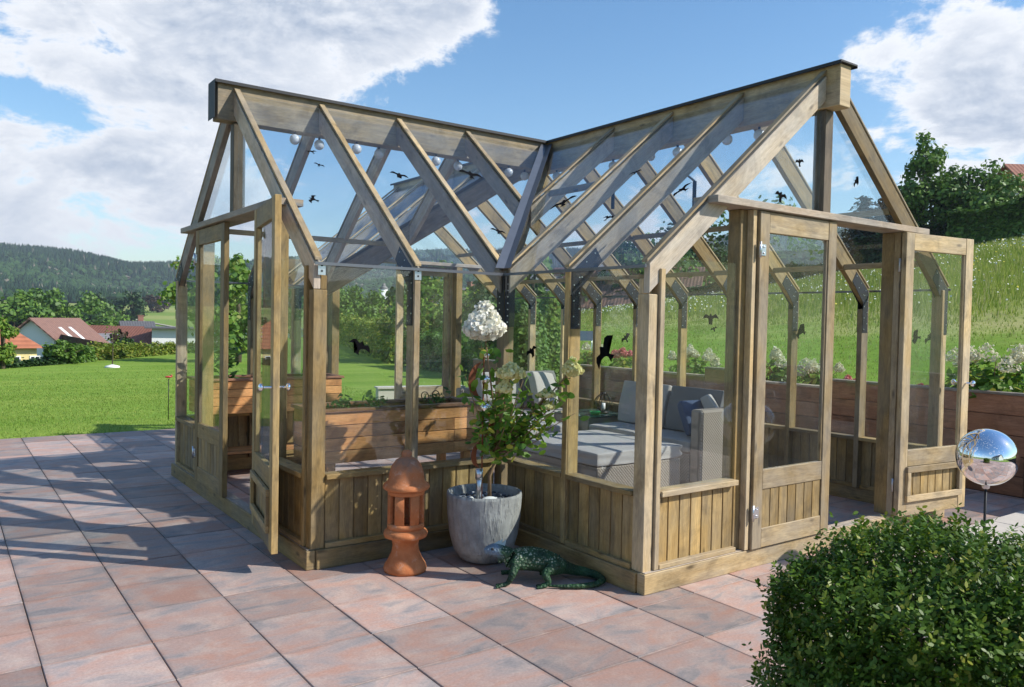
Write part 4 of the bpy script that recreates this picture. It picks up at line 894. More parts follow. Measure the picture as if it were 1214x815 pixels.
def noise2(x,y,seed=0):
    r=np.random.default_rng(seed); s=0
    for k in range(6):
        a=r.uniform(0,6.28); f=2**(k*.5); s=s+np.sin((x*np.cos(a)+y*np.sin(a))*f+r.uniform(0,6.28))/f**.8
    return s/2.5
def gz(x,y):
    """height of the open ground"""
    x=np.asarray(x,float);y=np.asarray(y,float)
    dx=x-CAM.x;dy=y-CAM.y; r=np.hypot(dx,dy); az=np.degrees(np.arctan2(dx,dy))
    rh=np.interp(az,[3,12,15,19,24,28,36],[27,37,42,62,78,72,45])          # far edge of the lawn
    z=-.05-.004*np.clip(r-10,0,30)
    z=z-np.interp(az,[-180,3,20,30,38,70,180],[6.5,6.9,6.2,4.5,1.2,1.0,5])*sstep(rh+1,rh+38,r)
    z=z+sstep(140,620,r)*(7.6+np.interp(az,[-180,3,20,30,38,70,180],[6.5,6.9,6.2,4.5,1.2,1.0,5]))
    e=np.interp(az,AZS,ELV)-.010
    H=1.5+e*1450
    f=sstep(600,1450,r); z=z+f*(H-8)+ (f*(1-f))*90*noise2(x/190,y/190,3)+(f*(1-f))*26*noise2(x/60,y/60,5)
    z=np.where(r>1450,z-(r-1450)*.05,z)
    return z
def grid_mesh(name,X,Y,Z,mat,kind='structure',smooth=True):
    n,m_=X.shape; v=np.stack([X,Y,Z],-1).reshape(-1,3); i=np.arange(n*m_).reshape(n,m_)
    f=np.stack([i[:-1,:-1],i[1:,:-1],i[1:,1:],i[:-1,1:]],-1).reshape(-1,4)
    me=bpy.data.meshes.new(name); me.from_pydata(v.tolist(),[],f.tolist()); me.materials.append(mat)
    for p in me.polygons: p.use_smooth=smooth
    me.update(); o=bpy.data.objects.new(name,me); COL.objects.link(o); o['kind']=kind; return o
RR=np.r_[0.5,np.linspace(3,60,58),np.geomspace(64,2400,90)]; AA=np.radians(np.linspace(-180,180,361))
R2,A2=np.meshgrid(RR,AA,indexing='ij'); X=CAM.x+R2*np.sin(A2); Y=CAM.y+R2*np.cos(A2); Z=gz(X,Y)
inside=(X>-13)&(X<6)&(Y>-8)&(Y<8.0); Z=np.where(inside,-.25,Z)
# near lawn is a finer sheet of its own
gm_,t,out=newmat('ground_cover'); tc=N(t,'ShaderNodeTexCoord'); P=tc.outputs['Object']
ln_=N(t,'ShaderNodeVectorMath',operation='LENGTH',ins={0:P}); dist=ln_.outputs['Value']
a=N(t,'ShaderNodeTexNoise',ins={0:P,2:.16,3:5.,4:.6}); d=N(t,'ShaderNodeTexNoise',ins={0:P,2:9.,3:8.,4:.75}); mp=N(t,'ShaderNodeMapping',ins={0:P,2:(0,0,math.radians(-12)),3:(.10,1.3,1)}); e_=N(t,'ShaderNodeTexNoise',ins={0:mp.outputs[0],2:1.,3:4.})
c=mixc(t,ramp(t,a.outputs[0],[(.35,0.),(.65,1.)]),(.135,.235,.028),(.19,.30,.048)); c=mixc(t,MA(t,'MULTIPLY',ramp(t,e_.outputs[0],[(.42,0.),(.68,1.)]),.7),c,(.26,.34,.065))
a2=N(t,'ShaderNodeTexNoise',ins={0:P,2:.012,3:3.}); cf=mixc(t,ramp(t,a2.outputs[0],[(.45,0.),(.55,1.)]),(.17,.25,.05),(.27,.30,.09))
c=mixc(t,ramp(t,MA(t,'DIVIDE',dist,200.),[(.25,0.),(.6,1.)]),c,cf); c=mixc(t,ramp(t,MA(t,'DIVIDE',dist,1000.),[(.58,0.),(.62,1.)]),c,(.02,.045,.018))
k=MA(t,'MULTIPLY_ADD',d.outputs[0],1.1,.45); c=mixc(t,1.,c,N(t,'ShaderNodeCombineColor',ins={0:k,1:k,2:k}).outputs[0],'MULTIPLY'); princ(t,out,c,.95,0,d.outputs[0],.6,.05,spec=.1)
grid_mesh('ground',X,Y,Z,gm_)
# lawn blades along the near edge
bladem=leafmat('grass_blade',(.14,.24,.026),(.25,.35,.06),.3,.6,.2,c3=(.38,.40,.11))
n=70000; bx=rng.uniform(-9,4.5,n); by=8.17+np.abs(rng.normal(0,1,n))*5.5; ok=(by<24); bx,by=bx[ok],by[ok]; n=len(bx); bz=gz(bx,by)
h=rng.uniform(.02,.042,n); a=rng.uniform(0,6.28,n); wv=np.c_[np.cos(a),np.sin(a),np.zeros(n)]*(.004+.0006*(by-8))[:,None]; tip=np.c_[rng.normal(0,.015,n),rng.normal(0,.015,n),h]; b0=np.c_[bx,by,bz-.005]
Vt=np.stack([b0-wv,b0+wv,b0+tip],1).reshape(-1,3); o=quads_mesh('lawn_grass',Vt,3,rng.random((n,3)),bladem); tag(o,'mown green lawn grass beyond the patio edge','grass',kind='stuff')
# raised bank / meadow to the right of the retaining wall
def bank_g(x,y):
    az=np.degrees(np.arctan2(x-5,y+3)); return np.interp(az,[-90,20,33,37,45,57,68,85,130,180],[0,0,.0,.02,.066,.122,.160,.17,.10,.05])
def bz_(x,y):
    x=np.asarray(x,float);y=np.asarray(y,float); rc=np.hypot(x-CAM.x,y-CAM.y)
    az=np.degrees(np.arctan2(x-CAM.x,y-CAM.y)); top=np.interp(az,[-180,30,33,36,38.6,45,49.7,58.4,65.7,68.6,80,130,180],[0,0,.7,1.5,1.9,2.85,3.6,5.4,7.1,7.6,9,7,2])
    r0=np.clip(9.05/np.maximum(np.sin(np.radians(np.clip(az,5,175))),.05),9,40); g=(top-.74)/(62-r0)
    z=.74+np.clip(rc-r0,0,None)*g+.10*noise2(x/2.5,y/2.5,9)*sstep(1.5,8,x-5)
    over=np.clip(rc-62,0,None); z=z-over*(g+.03)-.0016*np.minimum(over,40)**2
    m=sstep(33.0,37.5,az)*(1-.0*y); m=np.where(y<9,1.0,m); z=m*z+(1-m)*(gz(x,y)-.12)
    return z
xs=np.r_[4.925,np.linspace(5.0,10,24),np.linspace(10.4,30,44),np.linspace(31,105,60)]; ys=np.r_[np.linspace(-60,-4,30),np.linspace(-3.2,14,90),np.linspace(14.8,100,90)]
X,Y=np.meshgrid(xs,ys,indexing='ij'); Z=bz_(X,Y); Z[0,:]=-.3
far=np.hypot(X-CAM.x,Y-CAM.y); Z=np.where(far>96,-9,Z); pass
mm_,t,out=newmat('bank_ground'); tc=N(t,'ShaderNodeTexCoord'); P=tc.outputs['Object']; sxx=N(t,'ShaderNodeSeparateXYZ',ins={0:P})
a=N(t,'ShaderNodeTexNoise',ins={0:P,2:.5,3:6.,4:.65}); d=N(t,'ShaderNodeTexNoise',ins={0:P,2:7.,3:8.,4:.75})
lawn=mixc(t,ramp(t,a.outputs[0],[(.35,0.),(.65,1.)]),(.135,.24,.022),(.20,.31,.042)); mead=mixc(t,ramp(t,a.outputs[0],[(.38,0.),(.62,1.)]),(.24,.29,.065),(.38,.37,.14))
hgt=MA(t,'ADD',sxx.outputs[2],MA(t,'MULTIPLY',a.outputs[0],1.0)); c=mixc(t,ramp(t,MA(t,'DIVIDE',hgt,4.),[(.42,0.),(.56,1.)]),lawn,mead)
c=mixc(t,ramp(t,MA(t,'DIVIDE',MA(t,'ADD',sxx.outputs[0],MA(t,'MULTIPLY',a.outputs[0],.4)),10.),[(.585,1.),(.60,0.)]),c,(.07,.05,.035))
k=MA(t,'MULTIPLY_ADD',d.outputs[0],1.1,.45); c=mixc(t,1.,c,N(t,'ShaderNodeCombineColor',ins={0:k,1:k,2:k}).outputs[0],'MULTIPLY'); princ(t,out,c,.95,0,d.outputs[0],.6,.05,spec=.1)
grid_mesh('bank',X,Y,Z,mm_)
# meadow grass and wild flowers
n=120000; ang=np.radians(rng.uniform(38,72,n)); r=np.sqrt(rng.uniform(10**2,64**2,n)); x=CAM.x+r*np.sin(ang); y=CAM.y+r*np.cos(ang); ok=(x>5.9); x,y,r=x[ok],y[ok],r[ok]; n=len(x); z=bz_(x,y)
tall=sstep(1.3,2.6,z+.3*noise2(x,y,2)); h=.05+tall*rng.uniform(.10,.38,n); a=rng.uniform(0,6.28,n); wv=np.c_[np.cos(a),np.sin(a),np.zeros(n)]*(.0035+.0005*r)[:,None]; b0=np.c_[x,y,z-.01]; tip=np.c_[rng.normal(0,.06,n)*tall,rng.normal(0,.06,n)*tall,h]
md=leafmat('meadow_blade',(.17,.27,.03),(.33,.37,.08),.35,.7,.2,c3=(.48,.44,.22)); Vt=np.stack([b0-wv,b0+wv,b0+tip],1).reshape(-1,3); o=quads_mesh('meadow_grass',Vt,3,rng.random((n,3)),md); tag(o,'long yellow-green meadow grass on the slope behind the greenhouse','meadow grass',kind='stuff')
wfm,t,out=newmat('wildflower_petal'); at=N(t,'ShaderNodeAttribute',attribute_name='tone'); sp=N(t,'ShaderNodeSeparateColor',ins={0:at.outputs[0]}); princ(t,out,ramp(t,sp.outputs[0],[(0.,(.72,.72,.62)),(.78,(.72,.70,.60)),(.80,(.65,.55,.05)),(1.,(.6,.52,.06))],'CONSTANT'),.8)
n=3600; ang=np.radians(rng.uniform(39,72,n)); r=np.sqrt(rng.uniform(14**2,64**2,n)); x=CAM.x+r*np.sin(ang); y=CAM.y+r*np.cos(ang); z=bz_(x,y); ok=(x>8)&(z>1.9+.35*noise2(x/2,y/2,8))&(noise2(x/3.1,y/3.1,21)+rng.normal(0,.45,n)>-.15); x,y,z,r=x[ok],y[ok],z[ok],r[ok]; n=len(x)
P=np.c_[x,y,z+rng.uniform(.18,.42,n)]; o=quads_mesh('wildflowers',leaves(P,np.tile([-.5,-.6,.7],(n,1)),(.022+.0012*r)*rng.uniform(.6,1.3,n),.8,.4),6,rng.random((n,3)),wfm); tag(o,'white and yellow wild flowers scattered over the meadow slope','wild flowers',kind='stuff')
# ------------------------------------------------------------------ bed shrubs
def bed_hyd(x,y,heads_,label,r=.28,h=.5,mat=pc,lv=260,group=None,hr=.075,base=None,cat='hydrangea'):
    z0=float(bz_(x,y)) if base is None else base
    o=empty('hydrangea_bush',(x,y,z0),label,cat,group)
    mb=MB()
    for k in range(7):
        a=k*.9; mb.tube([(0,0,-.05),(r*.4*math.cos(a),r*.4*math.sin(a),h*.5),(r*.8*math.cos(a),r*.8*math.sin(a),h*.85)],[.008,.006,.003],5)
    mb.build('stem',bark,o,inv=False)
    u=sph(lv); u[:,2]=np.abs(u[:,2]); c=u*np.array([r,r,h*.75])*rng.uniform(.5,1.05,(lv,1))+[0,0,h*.1]
    quads_mesh('foliage',leaves(c,u+[0,0,.4],rng.uniform(.07,.12,lv),.55,.5),6,rng.random((lv,3)),hl_leaf,o)
    for k in range(heads_):
        a=random.uniform(0,6.28); q=random.uniform(.15,.95); head((q*r*math.cos(a),q*r*math.sin(a),h*(.95-.35*q*q)+random.uniform(-.02,.06)),hr*random.uniform(.75,1.15),hr*random.uniform(.9,1.3),mat,o,170,.026,.4)
    return o
bed_hyd(5.35,.45,11,'large white hydrangea bush at the right edge behind the mirrored ball',.48,.62,pc,700,hr=.10)
bed_hyd(5.4,-.55,9,'added white hydrangea bush on the raised bed, out of view past the right edge',.5,.65,pc,600,hr=.10)  # unseen bush, added to throw shade on the paving near the doors
bed_hyd(5.45,-1.5,8,'added tall white hydrangea bush, out of view at the near end of the raised bed',.5,.7,pc,600,hr=.10)  # second out-of-view bush, put in for the same patio shadow
bed_hyd(5.3,2.35,7,'white hydrangea bush seen through the right door panes',.26,.36,pc,260)
bed_hyd(5.35,2.95,4,'small leafy white hydrangea left of the right doors, in the raised bed',.25,.45,pc,300)
bed_hyd(5.3,3.55,4,'pink hydrangea in the raised bed behind the sofa arm',.22,.30,pp,160,hr=.06)
bed_hyd(5.55,3.45,3,'tall single pink hydrangea above the raised plank box',.12,.55,pp,90,hr=.06)
bed_hyd(5.3,4.35,9,'white hydrangea bush behind the striped cushion',.34,.42,pc,320)
bed_hyd(5.3,5.65,8,'pink hydrangea bush beside the big bird sticker on the glass',.28,.36,pp,200,hr=.07)
bed_hyd(5.3,6.5,5,'white hydrangea bush at the far end of the raised bed, left of the pink one',.28,.42,pc,220)
bed_hyd(5.2,1.85,3,'small pink flowers between the door posts on the raised bed',.15,.18,pp,90,hr=.045)
bed_hyd(5.2,1.15,3,'small pink flowers behind the opened right door on the raised bed',.15,.18,pp,90,hr=.045)
# ------------------------------------------------------------------ trees and hedges
TM_={}
TM_['mid']=leafmat('broadleaf_mid',(.045,.115,.015),(.15,.26,.034),.25,.55)
TM_['light']=leafmat('broadleaf_light',(.08,.175,.02),(.21,.33,.04),.3,.55,c3=(.26,.27,.05))
TM_['dark']=leafmat('broadleaf_dark',(.013,.040,.009),(.045,.10,.018),.2,.55)
TM_['yellow']=leafmat('hedge_yellow_green',(.08,.15,.018),(.25,.31,.04),.3,.6,c3=(.32,.28,.06))
TM_['brown']=leafmat('copper_leaf',(.03,.022,.012),(.09,.055,.03),.2,.6)
TM_['conifer']=leafmat('conifer_needle',(.008,.028,.014),(.028,.065,.030),.12,.6)
trunkm=plain('trunk_bark',(.10,.075,.05),.9,0,.3,6,.6); birchm=plain('birch_bark',(.45,.43,.38),.8,0,.3,5,.4)
def tree(name,loc,h,cr,kind,label,n=3500,ls=.22,base=.22,group=None,clumps=26,trunk=None,sq=1.0,top=.62,cat='tree',drop=0.0):
    o=empty(name,loc,label,cat,group)
    mb=MB(); tr=h*.022+.04; cz=h*(base+1)/2; ch=h*(1-base)/2
    mb.tube([(0,0,-.3),(.02*h,.01*h,h*.3),(0,.02*h,h*.6),(.01*h,0,h*.88)],[tr,tr*.75,tr*.5,tr*.15],8)
    cc=[]
    for k in range(clumps):
        u=sph(1)[0]; f=random.uniform(.45,.95); zz=u[2]; wid=1-top*max(0,zz)**1.5
        c=np.array([u[0]*cr*f*wid*sq,u[1]*cr*f*wid,cz+zz*ch*f*1.02]); cc.append((c,random.uniform(.28,.46)*min(cr,ch)*(1-.3*max(0,zz))))
        if k%2==0: mb.tube([(0,0,max(h*base*.6,c[2]-.25*h)),tuple(c*np.array([.5,.5,.93])),tuple(c)],[tr*.35,tr*.2,tr*.06],5)
    mb.build('trunk',trunk or trunkm,o,inv=False)
    Cs=[];Ns=[]; w_=np.array([q[1]**2 for q in cc]); w_/=w_.sum()
    for (c,rr_),wt in zip(cc,w_):
        m_=max(8,int(n*wt)); u=sph(m_); Cs.append(c+u*rr_*rng.uniform(.35,1.1,(m_,1))*[1,1,.8]+[0,0,0]-np.c_[np.zeros(m_),np.zeros(m_),np.abs(rng.normal(0,drop,m_))] if drop else c+u*rr_*rng.uniform(.35,1.1,(m_,1))*[1,1,.8]); Ns.append(u+[0,0,.25])
    Cs=np.concatenate(Cs);Ns=np.concatenate(Ns); tn=rng.random((len(Cs),3))
    quads_mesh('crown',leaves(Cs,Ns,rng.uniform(.7,1.3,len(Cs))*ls,.7,.5),6,tn,TM_[kind],o); return o
def conifer(name,loc,h,cr,label,n=3500,ls=.3,kind='conifer',group=None):
    o=empty(name,loc,label,'conifer',group); mb=MB(); mb.tube([(0,0,-.3),(0,0,h*.95)],[h*.02+.03,.02],7)
    Cs=[];Ns=[]; L_=int(h/.55)+5
    for k in range(L_):
        f=k/L_; z=h*(.08+.9*f); r=cr*(1-f)**.85+.08*cr; nb=7
        for b_ in range(nb):
            a=b_*6.283/nb+k*.7+random.uniform(-.2,.2); rr=r*random.uniform(.75,1.1)
            mb.tube([(0,0,z),(rr*math.cos(a)*.9,rr*math.sin(a)*.9,z-.12*rr)],[.03,.008],4,cap=False)
            m_=max(4,int(n/(L_*nb)*(1.6*(1-f)+.3))); t_=rng.uniform(.15,1,m_); Cs.append(np.c_[rr*np.cos(a)*t_+rng.normal(0,.10*rr+.05,m_),rr*np.sin(a)*t_+rng.normal(0,.10*rr+.05,m_),z-.14*rr*t_+.04*h*(t_**2)*.3+rng.normal(0,.08,m_)]); Ns.append(np.tile([math.cos(a)*.4,math.sin(a)*.4,1.],(m_,1)))
    mb.build('trunk',trunkm,o,inv=False); Cs=np.concatenate(Cs);Ns=np.concatenate(Ns)
    quads_mesh('crown',leaves(Cs,Ns,rng.uniform(.7,1.3,len(Cs))*ls,.4,.5),6,rng.random((len(Cs),3)),TM_[kind],o); return o
def hedge(p0,p1,h,wd,kind,label,n=5000,ls=.14,bump=.18,z0=None,cat='hedge'):
    p0=np.array(p0,float);p1=np.array(p1,float); L_=np.hypot(*(p1-p0)[:2]); mid=(p0+p1)/2; zz=float(gz(mid[0],mid[1])) if z0 is None else z0
    o=empty('hedge',(mid[0],mid[1],zz),label,cat)
    t_=rng.random(n); side=rng.uniform(-1,1,n); up=rng.random(n)**.6; d=(p1-p0)[:2]/L_; nn=np.array([-d[1],d[0]])
    hh=h*(1+bump*noise2(t_*L_*1.3,0*t_,int(h*10)+3)+bump*.6*rng.normal(0,.5,n)); sd=wd/2*np.sign(side)*np.abs(side)**.3*(1-.25*up)
    P=np.c_[(p0[0]-mid[0])+d[0]*t_*L_+nn[0]*sd,(p0[1]-mid[1])+d[1]*t_*L_+nn[1]*sd,up*hh]; N_=np.c_[nn[0]*np.sign(side)*(1-up),nn[1]*np.sign(side)*(1-up),up*1.2]
    quads_mesh('foliage',leaves(P,N_,rng.uniform(.7,1.3,n)*ls,.7,.5),6,rng.random((n,3)),TM_[kind],o)
    mb=MB(); K=int(L_/1.0)+2
    for k in range(K):
        f=(k+.5)/K; x=(p0[0]-mid[0])+d[0]*f*L_; y=(p0[1]-mid[1])+d[1]*f*L_; mb.tube([(x,y,-.2),(x+.05,y,h*.4),(x-.05,y+.05,h*.8)],[.04,.03,.01],5)
    mb.build('stem',trunkm,o,inv=False); return o
def xy(px,r): v=spot(px,r); return (v.x,v.y)
# hedge beyond the lawn, left to right
hedge(xy(-40,26.5),xy(70,29.5),.80,.9,'dark','dark green hedge at the left edge of the lawn, below the yellow house',9000,.10,z0=-.75)
hedge(xy(68,29.5),xy(96,31),1.20,1.2,'mid','taller green shrub hedge in front of the white gabled house',6000,.10,.25,z0=-.72)
hedge(xy(90,31),xy(215,38),1.05,1.0,'yellow','low yellow-green hedge along the lawn in front of the grey and brown roofs',12000,.11,z0=-.75)
hedge(xy(215,38),xy(330,38),1.0,1.0,'mid','low green hedge in front of the long white building',7000,.11,z0=-.75)
hedge(xy(392,70),xy(488,29),1.6,1.6,'yellow','yellow-green hedge running back along the lawn to the white tower, seen through the middle panes',22000,.15,.2,z0=-.2,)
hedge(xy(490,28),xy(618,22),1.25,1.3,'mid','green garden hedge behind the far gable door and the white bloom',16000,.10,.22,z0=-.15)
for px,r,h,cr,kind,lab,n,ls,base in [
 (2,27,1.75,.45,'light','bright green shrub at the left edge in front of the yellow house',2200,.09,.05),
 (80,29.5,.80,.9,'mid','round green bush before the white gabled house',2400,.09,.02),
 (40,150,12,9,'mid','large leafy tree, leftmost of the group behind the village roofs',5200,.62,.1),
 (62,165,13,10,'mid','large leafy tree with the highest crown behind the white gabled house',5200,.66,.1),
 (16,150,9,8,'dark','dark broad tree above the orange roof',3400,.6,.1),
 (85,190,10,8,'dark','dark tree right of the high crown, before the field',3200,.7,.1),
 (103,215,12,8,'mid','grey-green tree left of the mown field',3200,.75,.1),
 (118,300,11,7,'dark','distant small tree between the wood and the field',1200,1.1,.1),
 (126,85,5.0,4.0,'light','light green trees behind the low grey roof',2600,.5,.05),
 (113,80,4.0,3.5,'mid','green bush left of the low grey roof',1500,.45,.05),
 (155,300,14,5,'dark','single dark tree standing at the edge of the field',1500,1.0,.08),
 (186,420,9,8,'brown','copper-coloured tree at the far edge of the field',900,1.3,.05),
 (178,92,2.6,3.2,'mid','rounded bush behind the red-brown roof',900,.4,.03),
 (152,50,2.4,1.7,'dark','dark evergreen bush in front of the red-brown roof',1600,.2,.03),
 (246,42,5.4,1.9,'light','slender light green tree behind the closed left door',3200,.22,.15),
 (282,30,3.8,1.5,'light','light green tree seen through the opening of the left doors',2600,.2,.12),
 (345,62,5.2,2.6,'mid','green tree seen between the left corner posts',2600,.24,.08),
 (418,70,4.9,3.0,'mid','leafy tree left of the white tower, behind the lawn',5200,.26,.05),
 (450,74,3.3,2.6,'light','light green tree in front of the white tower',3200,.26,.05),
 (390,76,5.6,2.6,'mid','tall green tree left of the leafy one',3400,.26,.08),
 (512,31,4.0,1.6,'light','light green tree framed by the far gable door',3400,.16,.15),
 (555,34,2.3,1.6,'mid','green bush before the small white house',1800,.2,.05),
 (592,22,2.1,1.3,'mid','dense green bush behind the inner corner post',2400,.14,.02),
 (578,30,3.0,1.6,'dark','dark green tree right of the small white house',2200,.2,.05)]:
    v=spot(px,r); z=float(gz(v.x,v.y)); tree('broadleaf_tree' if h>3 else 'shrub',(v.x,v.y,z),h,cr,kind,lab,n,ls,base,clumps=24)
v=spot(141,62); tree('copper_tree',(v.x,v.y,-6.3),6.6,2.3,'brown','dark brown-leaved tree in front of the grey and red-brown roofs',2200,.3,.05)
def columnar(px,r,h,w_,z0,label,kind='mid'):
    v=spot(px,r); o=empty('thuja',(v.x,v.y,z0),label,'thuja'); n=5200; t_=rng.random(n); a=rng.uniform(0,6.28,n); prof=w_*np.sqrt(np.clip(1-t_**2.2,0,1))*(1-.15*(1-t_)); q=rng.uniform(.75,1.06,n)
    P=np.c_[prof*q*np.cos(a),prof*q*np.sin(a),t_*h]; quads_mesh('foliage',leaves(P,np.c_[np.cos(a),np.sin(a),.7*np.ones(n)],rng.uniform(.05,.1,n),.55,.5),6,rng.random((n,3)),TM_[kind],o)
    mb=MB(); mb.tube([(0,0,-.1),(0,0,h*.9)],[.05,.01],6); mb.build('trunk',trunkm,o,inv=False)
columnar(652,12.5,1.45,.33,.55,'pointed green thuja standing in the garden behind the cushions','light')
columnar(622,11.5,1.5,.42,.35,'darker thuja left of the pointed one, half hidden by a post','mid')
# upper right: birch, bushes, pines, shaded hedge on the crest
def crest(px,r): v=spot(px,r); return (v.x,v.y,float(bz_(v.x,v.y))-.2)
tree('birch_tree',crest(1090,64),9.4,2.2,'mid','tall loose birch rising over the hedge on the right skyline',6500,.27,.10,clumps=46,trunk=birchm,top=.75,drop=.25)
tree('birch_tree',crest(1118,66),7.2,2.2,'mid','shorter birch-like tree right of the tall birch',4200,.27,.1,clumps=30,trunk=birchm,drop=.1)
tree('shrub_tree',crest(1142,64),6.6,2.6,'mid','spreading bush tree in the middle of the right skyline',4600,.27,.1,clumps=30,sq=1.2)
tree('shrub_tree',crest(1170,64),6.3,2.8,'mid','broad bush tree next to the orange gabled house',4600,.27,.1,clumps=30,sq=1.2)
for i,(px,h,w_) in enumerate(((1020,6.4,2.8),(1043,6.0,2.6),(1064,5.4,2.4))): conifer('pine_tree',crest(px,66),h,w_,['leftmost dark pine seen through the right gable triangle','middle dark pine of the three on the right skyline','right dark pine beside the tall birch'][i],3200,.4)
def crest_hedge(pxs,r,h,wd,kind,label,n,ls):
    a=crest(pxs[0],r);b=crest(pxs[1],r); o=hedge(a,b,h,wd,kind,label,n,ls,.15,z0=min(a[2],b[2])-.1)
    # follow the slope
    ob=[c for c in o.children if c.name.startswith('foliage')][0]; me=ob.data; co=np.empty(len(me.vertices)*3,dtype=np.float32); me.vertices.foreach_get('co',co); co=co.reshape(-1,3); d=np.array([b[0]-a[0],b[1]-a[1]]); L_=np.hypot(*d); f=(co[:,:2]@(d/L_))/L_+.5; co[:,2]+=f*(b[2]-a[2]) if b[2]>a[2] else (1-f)*(a[2]-b[2]); me.vertices.foreach_set('co',co.ravel()); me.update()
    return o
crest_hedge((1010,1130),62,2.4,3.0,'dark','dark shaded hedge under the pines on the crest of the meadow',7000,.3)
crest_hedge((1120,1250),60,2.9,3.0,'mid','tall shaded hedge on the crest below the orange gabled house',13000,.3)
for i,(a_,b_,h_) in enumerate(((760,860,1.9),(860,1010,2.3))):
    crest_hedge((a_,b_),70,h_,3.0,'dark',['dark tree line on the skyline behind the rightmost glass wall panes','dark tree line left of the pines, behind the right door'][i],5000,.34)
# ------------------------------------------------------------------ houses
def tilemat(name,c,v=.25):
    m,t,out=newmat(name); uv=N(t,'ShaderNodeUVMap'); s=N(t,'ShaderNodeSeparateXYZ',ins={0:uv.outputs[0]}); n=N(t,'ShaderNodeTexNoise',ins={0:uv.outputs[0],2:3.,3:5.}); wv=MA(t,'SINE',MA(t,'MULTIPLY',s.outputs[1],6.283/.34)); k=MA(t,'MULTIPLY_ADD',wv,.12,MA(t,'MULTIPLY_ADD',n.outputs[0],.6,.6))
    princ(t,out,mixc(t,1.,c,N(t,'ShaderNodeCombineColor',ins={0:k,1:k,2:k}).outputs[0],'MULTIPLY'),.8,0,wv,.4,.03); return m
R_={'orange':tilemat('orange_roof_tile',(.42,.15,.075)),'brown':tilemat('brown_roof_tile',(.24,.13,.10)),'red':tilemat('red_brown_roof_tile',(.28,.11,.07)),'grey':tilemat('grey_roof_tile',(.22,.21,.22)),'dark':tilemat('dark_roof_tile',(.10,.10,.11))}
WM={'white':plain('white_render',(.78,.78,.76),.85,0,.05,1),'yellow':plain('yellow_render',(.72,.60,.28),.85,0,.05,1),'grey':plain('grey_render',(.42,.43,.47),.85,0,.08,1),'orange':plain('orange_board',(.50,.15,.035),.8,0,.1,2)}
winm,t,out=newmat('window_glass'); princ(t,out,(.03,.04,.05),.08,spec=.8)
brickm=plain('chimney_brick',(.25,.12,.09),.9,0,.2,3)
